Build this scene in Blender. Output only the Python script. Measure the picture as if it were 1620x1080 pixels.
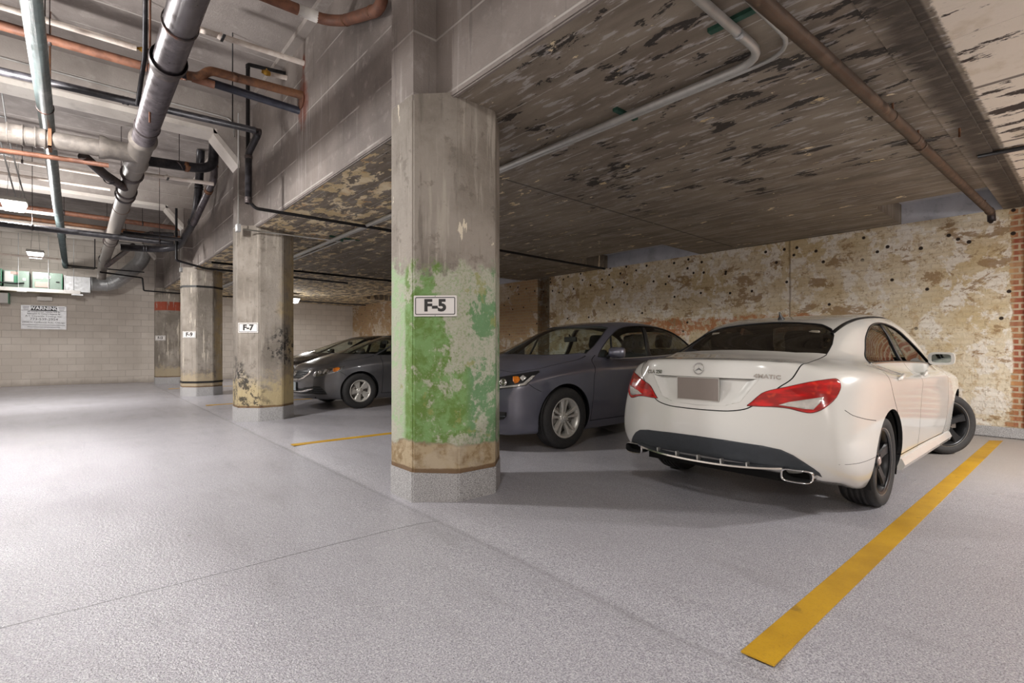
import bpy, bmesh, math, random
from mathutils import Vector, Matrix, Euler
from mathutils.bvhtree import BVHTree
from mathutils.geometry import tessellate_polygon
R=math.radians; PI=math.pi
SC=bpy.context.scene; COL=SC.collection
for o in list(bpy.data.objects): bpy.data.objects.remove(o)

# ------------------------------------------------------------ camera
YAW=40.42; CH=1.12
cd=bpy.data.cameras.new('camera'); cam=bpy.data.objects.new('camera',cd); COL.objects.link(cam)
cam.location=(0,0,CH); cam.rotation_euler=(R(90),0,R(-YAW))
cd.sensor_width=36; cd.lens=18.0; cd.shift_y=10/1620; cd.clip_start=.05; cd.clip_end=100
SC.camera=cam
# ------------------------------------------------------------ world, lamps, exposure
w=bpy.data.worlds.new('world'); SC.world=w; w.use_nodes=True
w.node_tree.nodes['Background'].inputs[0].default_value=(.9,.92,1,1)
w.node_tree.nodes['Background'].inputs[1].default_value=0.0
SC.view_settings.view_transform='Standard'; SC.view_settings.look='None'
SC.view_settings.gamma=1; SC.view_settings.use_curve_mapping=False
SC.view_settings.exposure=0.56
LAMP_H=3.72; LAMP_X=-.85
def area(name,loc,size,power,col=(1,.975,.955),rot=(0,0,0),sy=None,spread=None):
    l=bpy.data.lights.new(name,'AREA'); l.energy=power; l.color=col; l.size=size
    if sy: l.shape='RECTANGLE'; l.size_y=sy
    if spread: l.spread=spread
    o=bpy.data.objects.new(name,l); o.location=loc; o.rotation_euler=rot; COL.objects.link(o); return o
LAMPS=[(LAMP_X,y) for y in (-6.4,0.0,6.4,12.8,19.2)]
LAMP_P=[120,84,235,200,18]
BAY_FILL=[(6.4,-1.9),(5.4,17.4)]  # unseen lamps added as fill to brighten the bay and brick wall
BAY_FILL_P=[190,50]

# ------------------------------------------------------------ helpers
def srgb(*c):
    if len(c)==1:
        h=c[0]; c=((h>>16)&255,(h>>8)&255,h&255)
    return tuple(((v/255)/12.92 if v/255<=.04045 else ((v/255+.055)/1.055)**2.4) for v in c[:3])+(1,)
def obj(name,me,mat=None,parent=None,loc=None,smooth=False):
    if isinstance(me,bmesh.types.BMesh):
        m=bpy.data.meshes.new(name); me.to_mesh(m); me.free(); me=m
    o=bpy.data.objects.new(name,me); COL.objects.link(o)
    if mat is not None:
        for m in (mat if isinstance(mat,(list,tuple)) else [mat]): me.materials.append(m)
    if parent: o.parent=parent
    if loc: o.location=loc
    if smooth: shade(me)
    return o
def shade(me,ang=35):
    for p in me.polygons: p.use_smooth=True
    try: me.set_sharp_from_angle(angle=R(ang))
    except Exception: pass
def thing(name,label,cat,loc=(0,0,0),rz=0,group=None):
    o=bpy.data.objects.new(name,None); COL.objects.link(o); o.empty_display_size=.1
    o.location=loc; o.rotation_euler=(0,0,rz); tag(o,label,cat,group); return o
def tag(o,label,cat,group=None,kind=None):
    if label: o['label']=label
    if cat: o['category']=cat
    if group: o['group']=group
    if kind: o['kind']=kind
    return o
def struct(name,me,mat,**k):
    o=obj(name,me,mat,**k); o['kind']='structure'; return o
def box(bm,x0,x1,y0,y1,z0,z1,mi=0):
    v=[bm.verts.new((x,y,z)) for x in (x0,x1) for y in (y0,y1) for z in (z0,z1)]
    for q in ((0,1,3,2),(4,6,7,5),(0,4,5,1),(2,3,7,6),(0,2,6,4),(1,5,7,3)):
        f=bm.faces.new([v[i] for i in q]); f.material_index=mi
    return v
def bx(*a,bevel=0,seg=2):
    bm=bmesh.new(); box(bm,*a)
    if bevel: bmesh.ops.bevel(bm,geom=bm.edges[:],offset=bevel,segments=seg,profile=.5,affect='EDGES')
    return bm
def frame(d):
    d=d.normalized(); u=Vector((0,0,1)) if abs(d.z)<.95 else Vector((1,0,0))
    a=d.cross(u).normalized(); return a,a.cross(d).normalized()
def ring_join(bm,A,B,mi=0):
    n=len(A)
    for i in range(n):
        f=bm.faces.new((A[i],A[(i+1)%n],B[(i+1)%n],B[i])); f.material_index=mi; f.smooth=True
def tube(bm,pts,r,n=12,caps=True,mi=0):
    """round tube through pts; r number or list"""
    pts=[Vector(p) for p in pts]; N=len(pts); rs=r if isinstance(r,(list,tuple)) else [r]*N
    rings=[]; a=b=None
    for i,p in enumerate(pts):
        d=(pts[min(i+1,N-1)]-pts[max(i-1,0)])
        if d.length<1e-9: d=Vector((0,0,1))
        d.normalize()
        if a is None: a,b=frame(d)
        else:
            a=(a-d*a.dot(d)).normalized(); b=a.cross(d).normalized()
        rings.append([bm.verts.new(p+(a*math.cos(2*PI*k/n)+b*math.sin(2*PI*k/n))*rs[i]) for k in range(n)])
    for i in range(N-1): ring_join(bm,rings[i],rings[i+1],mi)
    if caps:
        f=bm.faces.new(rings[0]); f.material_index=mi; f=bm.faces.new(rings[-1][::-1]); f.material_index=mi
    return rings
def fillet(pts,r,n=6):
    """round the inner corners of a polyline"""
    pts=[Vector(p) for p in pts]; out=[pts[0]]
    for i in range(1,len(pts)-1):
        p=pts[i]; a=(pts[i-1]-p); b=(pts[i+1]-p)
        ra=min(r,a.length*.48,b.length*.48); a=a.normalized(); b=b.normalized()
        P0=p+a*ra; P2=p+b*ra
        for k in range(n+1):
            t=k/n; out.append(P0*(1-t)**2+p*2*t*(1-t)+P2*t*t)
    out.append(pts[-1]); return out
def lathe(bm,prof,n=32,axis='z',mi=0,cap=False):
    """prof list of (radius, height)"""
    rings=[]
    for r,h in prof:
        rg=[]
        for k in range(n):
            a=2*PI*k/n; x,y=r*math.cos(a),r*math.sin(a)
            rg.append(bm.verts.new((x,y,h) if axis=='z' else (x,h,y)))
        rings.append(rg)
    for i in range(len(rings)-1): ring_join(bm,rings[i],rings[i+1],mi)
    if cap:
        for rg in (rings[0][::-1],rings[-1]):
            f=bm.faces.new(rg); f.material_index=mi
    return rings
def prism(bm,poly,z0,z1,mi=0):
    """poly 2D list extruded along z, any simple polygon"""
    A=[bm.verts.new((x,y,z0)) for x,y in poly]; B=[bm.verts.new((x,y,z1)) for x,y in poly]; n=len(poly)
    for i in range(n):
        f=bm.faces.new((A[i],A[(i+1)%n],B[(i+1)%n],B[i])); f.material_index=mi
    for t in tessellate_polygon([[Vector((x,y,0)) for x,y in poly]]):
        try:
            f=bm.faces.new([A[i] for i in t]); f.material_index=mi
            f=bm.faces.new([B[i] for i in t][::-1]); f.material_index=mi
        except ValueError: pass
    bmesh.ops.recalc_face_normals(bm,faces=bm.faces[:])
def text_mesh(s,size,bold=0,ext=.001,align='CENTER',sx=1):
    c=bpy.data.curves.new('t','FONT'); c.body=s; c.size=size; c.align_x=align; c.align_y='CENTER'
    c.extrude=ext; c.offset=bold; c.resolution_u=4
    o=bpy.data.objects.new('t',c); COL.objects.link(o)
    dg=bpy.context.evaluated_depsgraph_get(); me=bpy.data.meshes.new_from_object(o.evaluated_get(dg))
    bpy.data.objects.remove(o); bpy.data.curves.remove(c)
    if sx!=1:
        for v in me.vertices: v.co.x*=sx
    return me
def xf(me,M):
    me.transform(M); return me

# ------------------------------------------------------------ node material kit
class MT:
    def __init__(s,name,rough=.6,metal=0,**kw):
        s.m=bpy.data.materials.new(name); s.m.use_nodes=True; s.t=s.m.node_tree; s.b=s.t.nodes['Principled BSDF']
        s.set(Roughness=rough,Metallic=metal); s.p=s.t.nodes.new('ShaderNodeTexCoord').outputs['Object']
        for k,v in kw.items(): s.set(**{k:v})
    def set(s,**k):
        for n,v in k.items():
            i=s.b.inputs[n.replace('_',' ')]
            if isinstance(v,bpy.types.NodeSocket): s.t.links.new(v,i)
            else: i.default_value=v
    def n(s,typ,ins={},out=0,**at):
        d=s.t.nodes.new('ShaderNode'+typ)
        for k,v in at.items(): setattr(d,k,v)
        for k,v in ins.items():
            i=d.inputs[k]
            if isinstance(v,bpy.types.NodeSocket): s.t.links.new(v,i)
            else: i.default_value=v
        return d.outputs[out]
    def map(s,scale=(1,1,1),loc=(0,0,0),rot=(0,0,0),vec=None):
        return s.n('Mapping',{'Vector':vec or s.p,'Scale':scale,'Location':loc,'Rotation':rot})
    def noise(s,scale,vec=None,detail=6,rough=.6,dist=0,lac=2):
        return s.n('TexNoise',{'Vector':vec or s.p,'Scale':scale,'Detail':detail,'Roughness':rough,'Distortion':dist,'Lacunarity':lac})
    def step(s,v,a,b,lo=0,hi=1):
        return s.n('MapRange',{'Value':v,'From Min':a,'From Max':b,'To Min':lo,'To Max':hi},interpolation_type='SMOOTHSTEP')
    def ma(s,op,a,b=0,c=0): return s.n('Math',{0:a,1:b,2:c},operation=op)
    def mul(s,*a):
        r=a[0]
        for x in a[1:]: r=s.ma('MULTIPLY',r,x)
        return r
    def add(s,a,b): return s.ma('ADD',a,b)
    def mx(s,a,b): return s.ma('MAXIMUM',a,b)
    def mix(s,f,a,b,bt='MIX'):
        d=s.t.nodes.new('ShaderNodeMix'); d.data_type='RGBA'; d.blend_type=bt
        for i,v in ((0,f),(6,a),(7,b)):
            if isinstance(v,bpy.types.NodeSocket): s.t.links.new(v,d.inputs[i])
            else: d.inputs[i].default_value=v
        return d.outputs[2]
    def ramp(s,f,st):
        d=s.t.nodes.new('ShaderNodeValToRGB'); s.t.links.new(f,d.inputs[0]); e=d.color_ramp.elements
        while len(e)<len(st): e.new(.5)
        for x,(p,c) in zip(e,st): x.position=p; x.color=c
        return d.outputs[0]
    def xyz(s,vec=None):
        d=s.t.nodes.new('ShaderNodeSeparateXYZ'); s.t.links.new(vec or s.p,d.inputs[0]); return d.outputs
    def comb(s,x,y,z): return s.n('CombineXYZ',{0:x,1:y,2:z})
    def bump(s,h,st=.5,dist=.01):
        s.set(Normal=s.n('Bump',{'Height':h,'Strength':st,'Distance':dist}))
    def brick(s,vec,w,h,mortar=.01,c1=(1,1,1,1),c2=(0,0,0,1),cm=(.5,.5,.5,1),out=0,sm=.1):
        return s.n('TexBrick',{'Vector':vec,'Color1':c1,'Color2':c2,'Mortar':cm,'Scale':1,'Mortar Size':mortar,'Mortar Smooth':sm,'Bias':0,'Brick Width':w,'Row Height':h},out=out)
def simple(name,col,rough=.5,metal=0,var=0,scale=30,bump=0,**k):
    g=MT(name,rough,metal,**k); c=srgb(col) if isinstance(col,int) else col
    if var:
        n=g.noise(scale,detail=5); g.set(Base_Color=g.mix(g.step(n,.3,.7),tuple(v*(1-var) for v in c[:3])+(1,),tuple(min(1,v*(1+var)) for v in c[:3])+(1,)))
        if bump: g.bump(n,bump,.004)
    else: g.set(Base_Color=c)
    return g.m
# ============================================================ surface materials
def m_floor():
    g=MT('floor_epoxy',.4); X,Y,Z=g.xyz()
    sp=g.noise(150,detail=2,rough=.7); sp2=g.n('TexVoronoi',{'Vector':g.p,'Scale':230},out=1)
    spv=g.n('RGBToBW',{0:sp2})
    big=g.noise(.8,detail=5,rough=.6); mid=g.noise(5,vec=g.map((1,.25,1)),detail=5)
    c=g.mix(g.step(sp,.3,.7),srgb(134,132,139),srgb(194,192,198))
    c=g.mix(g.mul(g.step(spv,.62,.9),.5),c,srgb(226,226,226)); c=g.mix(g.mul(g.step(spv,.22,.1),.55),c,srgb(92,90,92))
    c=g.mix(g.step(big,.35,.7,0,.28),c,srgb(150,146,150)); c=g.mix(g.step(mid,.5,.75,0,.2),c,srgb(120,118,118))
    # fading into the bare, warmer slab by the brick wall
    wm=g.mul(g.step(g.add(X,g.ma('MULTIPLY',big,1.6)),5.4,8.2),.6)
    c=g.mix(wm,c,srgb(158,148,134))
    # cracks / control joints (lines along X) and a seam (line along Y)
    def line(v,at,w,wob=.01,ns=3):
        n=g.noise(ns,detail=4); vv=g.ma('ABSOLUTE',g.add(g.add(v,-at-wob/2),g.ma('MULTIPLY',n,wob)))
        return g.step(vv,w,w*.3)
    l1=g.mul(line(Y,2.88,.006,.03),g.step(X,1.84,1.80),g.step(X,-1.2,-.2)); l2=g.mul(line(Y,8.1,.01,.05),g.step(X,1.84,1.80),.5)
    l3=g.mul(line(X,1.80,.03,.05,1.2),.22)
    c=g.mix(g.mul(l1,.8),c,srgb(78,76,76)); c=g.mix(g.mul(l2,.6),c,srgb(205,203,203)); c=g.mix(l3,c,srgb(110,108,108))
    dots=g.n('TexVoronoi',{'Vector':g.p,'Scale':2.6,'Randomness':1.0}); c=g.mix(g.mul(g.step(dots,.035,.02),g.step(big,.5,.6),.8),c,srgb(45,40,38))
    g.set(Base_Color=c,Roughness=g.add(g.step(g.noise(1.2,detail=3),.3,.7,.20,.25),g.mul(wm,.35)))
    g.b.inputs['Specular IOR Level'].default_value=.5
    h=g.add(g.add(g.mul(g.noise(150,detail=2,rough=.7),.7),g.mul(g.noise(55,detail=2),.9)),g.mul(g.noise(3,vec=g.map((1,.35,1)),detail=2),.7)); g.bump(h,.45,.014)
    return g.m
def m_ceiling():
    g=MT('peeling_ceiling',.85); X,Y,Z=g.xyz()
    st=g.map((4.5,.9,1)); stf=g.map((15,3.2,1),loc=(3,1,0))
    n1=g.noise(1.0,vec=st,detail=8,rough=.62); n2=g.noise(1.0,vec=stf,detail=7,rough=.65)
    big=g.noise(.45,detail=3); fine=g.noise(26,detail=6,rough=.7)
    c=g.mix(g.step(n1,.35,.65),srgb(120,109,96),srgb(148,137,122))
    c=g.mix(g.step(n2,.52,.62,0,.5),c,srgb(168,161,154))
    c=g.mix(g.step(g.noise(3,detail=7,rough=.7),.55,.7,0,.3),c,srgb(108,96,80))
    # boards: alternating tones plus light ridges along Y
    u=g.ma('FRACT',g.ma('DIVIDE',X,.34)); ridge=g.mul(g.step(g.ma('ABSOLUTE',g.add(u,-.5)),.022,.008),g.step(g.noise(1.3,vec=g.map((2.2,.7,1),loc=(7,2,0)),detail=5,rough=.7),.45,.52))
    bw=g.n('RGBToBW',{0:g.n('TexWhiteNoise',{'W':g.ma('FLOOR',g.ma('DIVIDE',g.add(X,.17),.34))},out=1,noise_dimensions='1D')})
    c=g.mix(.16,c,g.ramp(bw,[(0,(.03,.03,.03,1)),(1,(.55,.55,.55,1))]),'OVERLAY')
    c=g.mix(g.mul(ridge,.8),c,srgb(186,179,170))
    # joints along X
    for yy in (4.25,7.9,11.6):
        c=g.mix(g.mul(g.step(g.ma('ABSOLUTE',g.add(g.add(Y,-yy),g.ma('MULTIPLY',fine,.03))),.02,.008),.7),c,srgb(45,40,36))
    # black flaking mould, only at the camera's end of the bay
    area_=g.mul(g.step(Y,5.2,2.2),g.step(X,6.6,4.2)); 
    mn=g.noise(1.0,vec=g.map((7,2.6,1),loc=(1,9,0)),detail=8,rough=.66,dist=.3); mb=g.noise(1.5,detail=3)
    th=g.add(g.mul(area_,.035),g.mul(g.step(mb,.47,.62),.075))
    mould=g.mul(g.step(g.add(mn,th),.635,.65),g.step(area_,.02,.2))
    c=g.mix(g.mul(mould,.9),c,srgb(38,34,32))
    c=g.mix(g.mul(g.step(n2,.57,.60),g.step(area_,.2,.7),.6),c,srgb(182,176,171))
    # cream paint still clinging
    cn=g.noise(1.0,vec=g.map((6.5,3.0,1),loc=(4,4,0)),detail=10,rough=.68,dist=.3)
    near=g.mul(g.step(X,5.2,2.6),g.step(Y,3.4,5.4)); far=g.step(Y,9.5,13.5)
    th2=g.add(g.mul(g.mx(near,far),.105),g.mul(g.step(Y,3.0,6.0),.035))
    cream=g.step(g.add(cn,th2),.64,.655)
    cc=g.mix(g.step(g.noise(4,detail=6),.42,.62),srgb(206,184,142),srgb(234,218,186)); cc=g.mix(g.mul(near,g.step(g.noise(2.3,detail=6,rough=.7),.54,.66),.75),cc,srgb(194,138,78))
    c=g.mix(cream,c,cc)
    # white-painted slab beyond the beam line at the camera's end
    white=g.step(g.add(Y,g.ma('MULTIPLY',fine,.06)),.66,.64)
    wn=g.noise(1.0,vec=g.map((5,1.6,1),loc=(3,3,0)),detail=9,rough=.7); wc=g.mix(g.step(wn,.555,.58),srgb(226,214,198),srgb(62,52,46)); wc=g.mix(g.step(g.noise(3,detail=6),.55,.7,0,.5),wc,srgb(196,178,150))
    wl=g.step(g.ma('ABSOLUTE',g.add(g.ma('FRACT',g.ma('DIVIDE',X,1.35)),-.5)),.02,.008); wc=g.mix(g.mul(wl,.8),wc,srgb(70,58,50))
    c=g.mix(white,c,wc)
    band=g.mul(g.step(Y,.64,.66),g.step(g.add(Y,g.mul(n1,.16)),1.0,.86)); c=g.mix(g.mul(band,g.step(n2,.30,.55,.55,.95)),c,srgb(62,54,46))
    g.set(Base_Color=c); hh=g.add(g.mul(cream,.5),g.add(g.mul(ridge,.9),g.add(g.mul(fine,.7),g.mul(mould,-.6)))); g.bump(hh,.6,.012)
    return g.m
def m_conc(name,c1,c2,c3,boards=None,streak=True,seed=0,rust=None,rough=.8,light=(178,172,166)):
    """grey cast concrete; boards=(axis, pitch) adds ridges left by formwork"""
    g=MT(name,rough); X,Y,Z=g.xyz()
    a=g.noise(.9,vec=g.map(loc=(seed,seed*2,0)),detail=7,rough=.6); b=g.noise(7,vec=g.map(loc=(seed,0,3)),detail=7,rough=.68); fine=g.noise(45,detail=5,rough=.7)
    c=g.mix(g.step(a,.35,.65),srgb(*c1),srgb(*c2)); c=g.mix(g.step(b,.52,.72,0,.6),c,srgb(*c3))
    if streak:
        s_=g.noise(1,vec=g.map((14,14,.7),loc=(seed,1,1)),detail=6,rough=.6); c=g.mix(g.step(s_,.60,.70,0,.45),c,srgb(*light)); c=g.mix(g.step(s_,.40,.32,0,.35),c,srgb(70,63,60))
    h=fine
    if boards:
        V={'x':X,'y':Y,'z':Z}[boards[0]]; u=g.ma('ABSOLUTE',g.add(g.ma('FRACT',g.ma('DIVIDE',V,boards[1])),-.5)); rd=g.mul(g.step(u,.03,.01),g.step(g.noise(1.1,vec=g.map(loc=(seed,5,5)),detail=3),.42,.56))
        c=g.mix(g.mul(rd,.6),c,srgb(192,186,180)); h=g.add(fine,g.mul(rd,1.5))
    if rust:
        for (ry,rz,rr) in rust:
            d=g.ma('SQRT',g.add(g.ma('POWER',g.ma('ABSOLUTE',g.add(Y,-ry)),2),g.ma('POWER',g.ma('ABSOLUTE',g.mul(g.add(Z,-rz),.55)),2)))
            d=g.add(d,g.mul(g.add(g.noise(9,detail=6),-.5),rr*1.2)); c=g.mix(g.mul(g.step(d,rr,rr*.5),.85),c,srgb(120,58,34))
            # white lime runs under the stain
            run=g.mul(g.step(g.ma('ABSOLUTE',g.add(Y,-ry-.0)),rr*1.4,rr*.6),g.step(Z,rz+.0,rz-.15),g.step(Z,rz-1.2,rz-.4),g.step(g.noise(1,vec=g.map((1,38,.6)),detail=3),.52,.6)); c=g.mix(g.mul(run,.6),c,srgb(205,200,196))
    ch=g.step(g.noise(5,vec=g.map(loc=(seed,2,2)),detail=9,rough=.72),.70,.715); c=g.mix(g.mul(ch,.8),c,srgb(204,194,170)); dk=g.step(g.noise(1.1,vec=g.map(loc=(2,seed,2)),detail=6),.56,.70,0,.35); c=g.mix(dk,c,srgb(86,78,76))
    g.set(Base_Color=c); g.bump(g.add(h,g.mul(b,.5)),.6,.008); return g.m
def m_brickwall():
    g=MT('old_brick_wall',.88); X,Y,Z=g.xyz(); v=g.comb(Y,Z,0)
    wob=g.n('VectorMath',{0:v,1:g.n('VectorMath',{0:g.n('TexNoise',{'Vector':g.p,'Scale':3.0,'Detail':3},out=1),'Scale':.02},operation='SCALE')},operation='ADD')
    bc=g.brick(wob,.215,.073,.011,c1=srgb(150,84,52),c2=srgb(196,150,96),cm=srgb(176,160,136)); bf=g.brick(wob,.215,.073,.012,out=1)
    n0=g.noise(1.1,detail=4); n1=g.noise(3.4,detail=10,rough=.66,dist=.25); n2=g.noise(11,detail=8,rough=.7); n3=g.noise(38,detail=5,rough=.7); nb=g.noise(.6,detail=2)
    bc=g.mix(g.step(n2,.45,.65,0,.6),bc,srgb(190,160,116)); bc=g.mix(g.step(n3,.55,.7,0,.5),bc,srgb(96,70,50))
    big=g.noise(1.0,vec=g.map((1,.55,1)),detail=9,rough=.6,dist=.2)
    pl=g.mix(g.step(big,.40,.60),srgb(206,186,146),srgb(226,214,190)); pl=g.mix(g.step(n1,.50,.55,0,.85),pl,srgb(238,232,222)); pl=g.mix(g.step(n2,.53,.62,0,.6),pl,srgb(188,160,118)); pl=g.mix(g.step(g.noise(17,detail=8,rough=.75),.56,.62,0,.55),pl,srgb(150,120,86))
    pl=g.mix(g.step(g.noise(2.4,vec=g.map((1,.7,1.2),loc=(5,1,2)),detail=10,rough=.74,dist=.4),.56,.585,0,.85),pl,srgb(156,126,90)); pl=g.mix(g.mul(bf,.10),pl,srgb(150,128,98))
    # where plaster is: mostly between Y .8 and 9; brick shows at both ends
    zone=g.mul(g.step(Y,.78,.88),g.step(Y,10.5,7.0,.35,1)); zz=g.step(Z,.30,1.0,.45,1)
    pm=g.step(g.add(g.add(g.mul(big,.5),g.mul(n1,.35)),g.add(g.mul(n2,.15),g.mul(g.mul(zone,zz),.20))),.555,.60)
    pm=g.mul(pm,g.step(Y,.78,.82,.25,1))
    bc=g.mix(g.step(g.add(g.mul(Y,-.1),big),.62,.2,0,.45),bc,srgb(206,186,150))
    orange=g.mul(g.step(g.ma('ABSOLUTE',g.add(g.add(Z,-1.52),g.mul(g.add(n1,-.5),.5))),.17,.12),g.step(Y,2.8,3.2),g.step(Y,7.2,6.6)); 
    c=g.mix(pm,bc,pl); c=g.mix(g.mul(orange,g.step(n2,.56,.48),.85),c,srgb(184,118,72))
    # red brick by the pier at the camera's end, darker brick at the far end
    c=g.mix(g.mul(g.step(Y,.81,.78),g.step(n1,.42,.55,.3,.75)),c,g.mix(bf,srgb(150,66,48),srgb(196,176,150)))
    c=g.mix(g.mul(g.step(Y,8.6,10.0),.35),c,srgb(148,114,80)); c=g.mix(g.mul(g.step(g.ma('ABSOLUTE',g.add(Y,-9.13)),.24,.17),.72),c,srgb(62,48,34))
    # anchor holes
    vo=g.n('TexVoronoi',{'Vector':g.comb(Y,Z,0),'Scale':3.0,'Randomness':.9},voronoi_dimensions='2D'); holes=g.mul(g.step(vo,.085,.06),g.step(Z,2.35,2.45)); vo2=g.n('TexVoronoi',{'Vector':g.comb(Y,Z,0),'Scale':1.7},voronoi_dimensions='2D'); holes=g.mx(holes,g.mul(g.step(vo2,.045,.03),g.step(Z,1.2,1.5)))
    c=g.mix(holes,c,srgb(48,36,28))
    # hairline cracks along movement joints
    c=g.mix(g.mul(g.step(g.ma('ABSOLUTE',g.add(g.add(Y,-3.42),g.mul(n1,.05))),.02,.008),.6),c,srgb(110,84,58))
    # bumped paint at the foot
    foot=g.step(g.add(Z,g.mul(n2,.03)),.145,.14); c=g.mix(foot,c,srgb(198,196,196))
    g.set(Base_Color=c); g.bump(g.add(g.add(g.mul(bf,-.55),g.mul(n2,.8)),g.add(g.mul(pm,.35),g.mul(n3,.5))),.9,.02)
    return g.m
def m_block():
    g=MT('concrete_block',.85); X,Y,Z=g.xyz(); v=g.comb(X,Z,0)
    c=g.brick(v,.405,.2032,.006,c1=srgb(206,197,187),c2=srgb(218,209,199),cm=srgb(184,175,165)); bf=g.brick(v,.405,.2032,.008,out=1)
    c=g.mix(g.step(g.noise(1.2,detail=5),.4,.65,0,.4),c,srgb(192,182,171)); n=g.noise(60,detail=4); c=g.mix(g.step(n,.5,.7,0,.25),c,srgb(164,156,148))
    c=g.mix(g.step(g.add(Z,g.mul(g.noise(5,detail=5),.25)),.3,.12,0,.5),c,srgb(132,120,108))
    g.set(Base_Color=c); g.bump(g.add(g.mul(bf,-1),g.mul(n,.4)),.5,.008); return g.m
def m_column(name,seed,kind):
    g=MT(name,.8); X,Y,Z=g.xyz(); P=g.map(loc=(seed*3.1,seed*1.7,seed*.9))
    a=g.noise(1.6,vec=P,detail=7,rough=.62); b=g.noise(8,vec=P,detail=9,rough=.7,dist=.2); s_=g.noise(1,vec=g.map((16,16,1.2),loc=(seed,0,0)),detail=7,rough=.65); f=g.noise(42,vec=P,detail=5,rough=.75)
    c=g.mix(g.step(a,.35,.65),srgb(122,114,104),srgb(156,148,138)); c=g.mix(g.step(s_,.55,.68,0,.6),c,srgb(180,172,160)); c=g.mix(g.step(s_,.42,.33,0,.5),c,srgb(92,84,76)); c=g.mix(g.step(b,.56,.64,0,.5),c,srgb(102,93,84))
    # vertical form seams
    if kind=='green':
        c=g.mix(g.step(g.noise(1,vec=g.map((9,9,2.4),loc=(2,3,1)),detail=7,rough=.6),.645,.66),c,srgb(222,212,192))
        h=g.add(Z,g.mul(g.add(b,-.5),.65)); gm=g.mul(g.step(h,1.78,1.66),g.step(g.add(Z,g.mul(g.add(a,-.5),.3)),.39,.42))
        # the strip facing the aisle is a lighter mint, the next faces a yellower then bluish green
        gc=g.mix(g.step(b,.42,.6),srgb(100,130,60),srgb(122,158,98)); gc=g.mix(g.step(a,.5,.65,0,.8),gc,srgb(146,156,98)); gc=g.mix(g.step(g.add(Y,g.mul(X,-1)),.33,.38),gc,srgb(158,184,142)); gc=g.mix(g.step(g.add(X,g.mul(Y,-1)),.28,.38,0,.8),gc,srgb(104,142,104))
        wn=g.noise(3.2,vec=P,detail=10,rough=.72,dist=.3); side=g.step(g.add(X,g.mul(Y,-1)),-.05,.32); wear=g.step(g.add(g.add(wn,g.mul(side,.05)),g.mul(g.step(Z,.9,1.8),.05)),.53,.58)
        gc=g.mix(g.mul(wear,g.step(f,.38,.52,.45,.95)),gc,srgb(178,176,160)); gc=g.mix(g.step(f,.58,.66,0,.45),gc,srgb(192,194,176)); gc=g.mix(g.mul(g.step(g.add(Y,g.mul(X,-1)),.33,.38),g.step(b,.44,.54),.75),gc,srgb(176,174,160)); gc=g.mix(g.step(g.noise(3,vec=P,detail=9,rough=.7),.60,.64,0,.7),gc,srgb(146,148,86)); c=g.mix(gm,c,gc)
        lo=g.step(g.add(Z,g.mul(g.add(a,-.5),.3)),.42,.38); lc=g.mix(g.step(b,.45,.6),srgb(176,158,128),srgb(140,118,84)); lc=g.mix(g.step(g.noise(2.6,vec=P,detail=8),.5,.56,0,.6),lc,srgb(186,172,150)); c=g.mix(lo,c,lc)
    elif kind=='mould':
        oc=g.mix(g.step(b,.42,.62),srgb(178,156,108),srgb(150,132,98)); om=g.step(g.add(g.mul(a,.7),g.add(g.mul(X,.55),g.mul(Z,-.05))),.36,.52); c=g.mix(g.mul(om,.7),c,oc)
        c=g.mix(g.mul(g.step(g.add(Z,g.mul(b,1.1)),1.3,1.0),.75),c,srgb(186,168,124))
        mo=g.mul(g.step(g.noise(10,vec=g.map(loc=(4,4,2)),detail=9,rough=.78),.50,.53),g.step(g.noise(1.7,vec=g.map((1,1,.8),loc=(3,7,1.4)),detail=3),.48,.60),g.step(Z,1.7,1.3)); c=g.mix(g.mul(mo,.9),c,srgb(44,42,40))
    else:
        wr=g.step(g.noise(1,vec=g.map((11,11,1.0),loc=(seed,5,2)),detail=8,rough=.65),.59,.62); c=g.mix(g.mul(wr,g.step(Z,.5,1.0),.8),c,srgb(214,204,188))
        c=g.mix(g.mul(g.step(g.add(Z,g.mul(b,.9)),1.05,.85),.8),c,srgb(176,160,132))
        om=g.mul(g.step(g.add(X,g.mul(a,.4)),.38,.5),g.step(b,.45,.55,.5,1)); c=g.mix(g.mul(om,.6),c,srgb(184,158,106))
        if kind=='redband':
            rb=g.mul(g.step(Z,2.28,2.29),g.step(Z,2.56,2.55),g.step(s_,.60,.58)); c=g.mix(g.mul(rb,.95),c,srgb(150,62,36))
    # rusty line just above the coated foot
    rl=g.mul(g.step(g.add(Z,g.mul(b,.04)),.262,.25)); c=g.mix(g.mul(rl,.8),c,srgb(98,68,40))
    g.set(Base_Color=c); g.bump(g.add(g.mul(b,.9),g.mul(f,.6)),.85,.012); return g.m
def m_base():
    g=MT('speckled_coating',.6); n=g.noise(170,detail=2,rough=.7); c=g.mix(g.step(n,.38,.62),srgb(140,138,138),srgb(214,213,213)); g.set(Base_Color=c); g.bump(n,.9,.012); return g.m
def m_yellow():
    g=MT('yellow_line_paint',.55); n=g.noise(120,detail=3,rough=.7); a=g.noise(2.2,detail=6)
    c=g.mix(g.step(a,.3,.7),srgb(168,126,14),srgb(196,152,24)); c=g.mix(g.step(n,.5,.75,0,.4),c,srgb(140,104,20)); c=g.mix(g.mul(g.step(g.noise(7,detail=8,rough=.7),.6,.68),.6),c,srgb(120,92,30)); g.set(Base_Color=c); g.bump(n,.5,.004); return g.m
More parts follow.
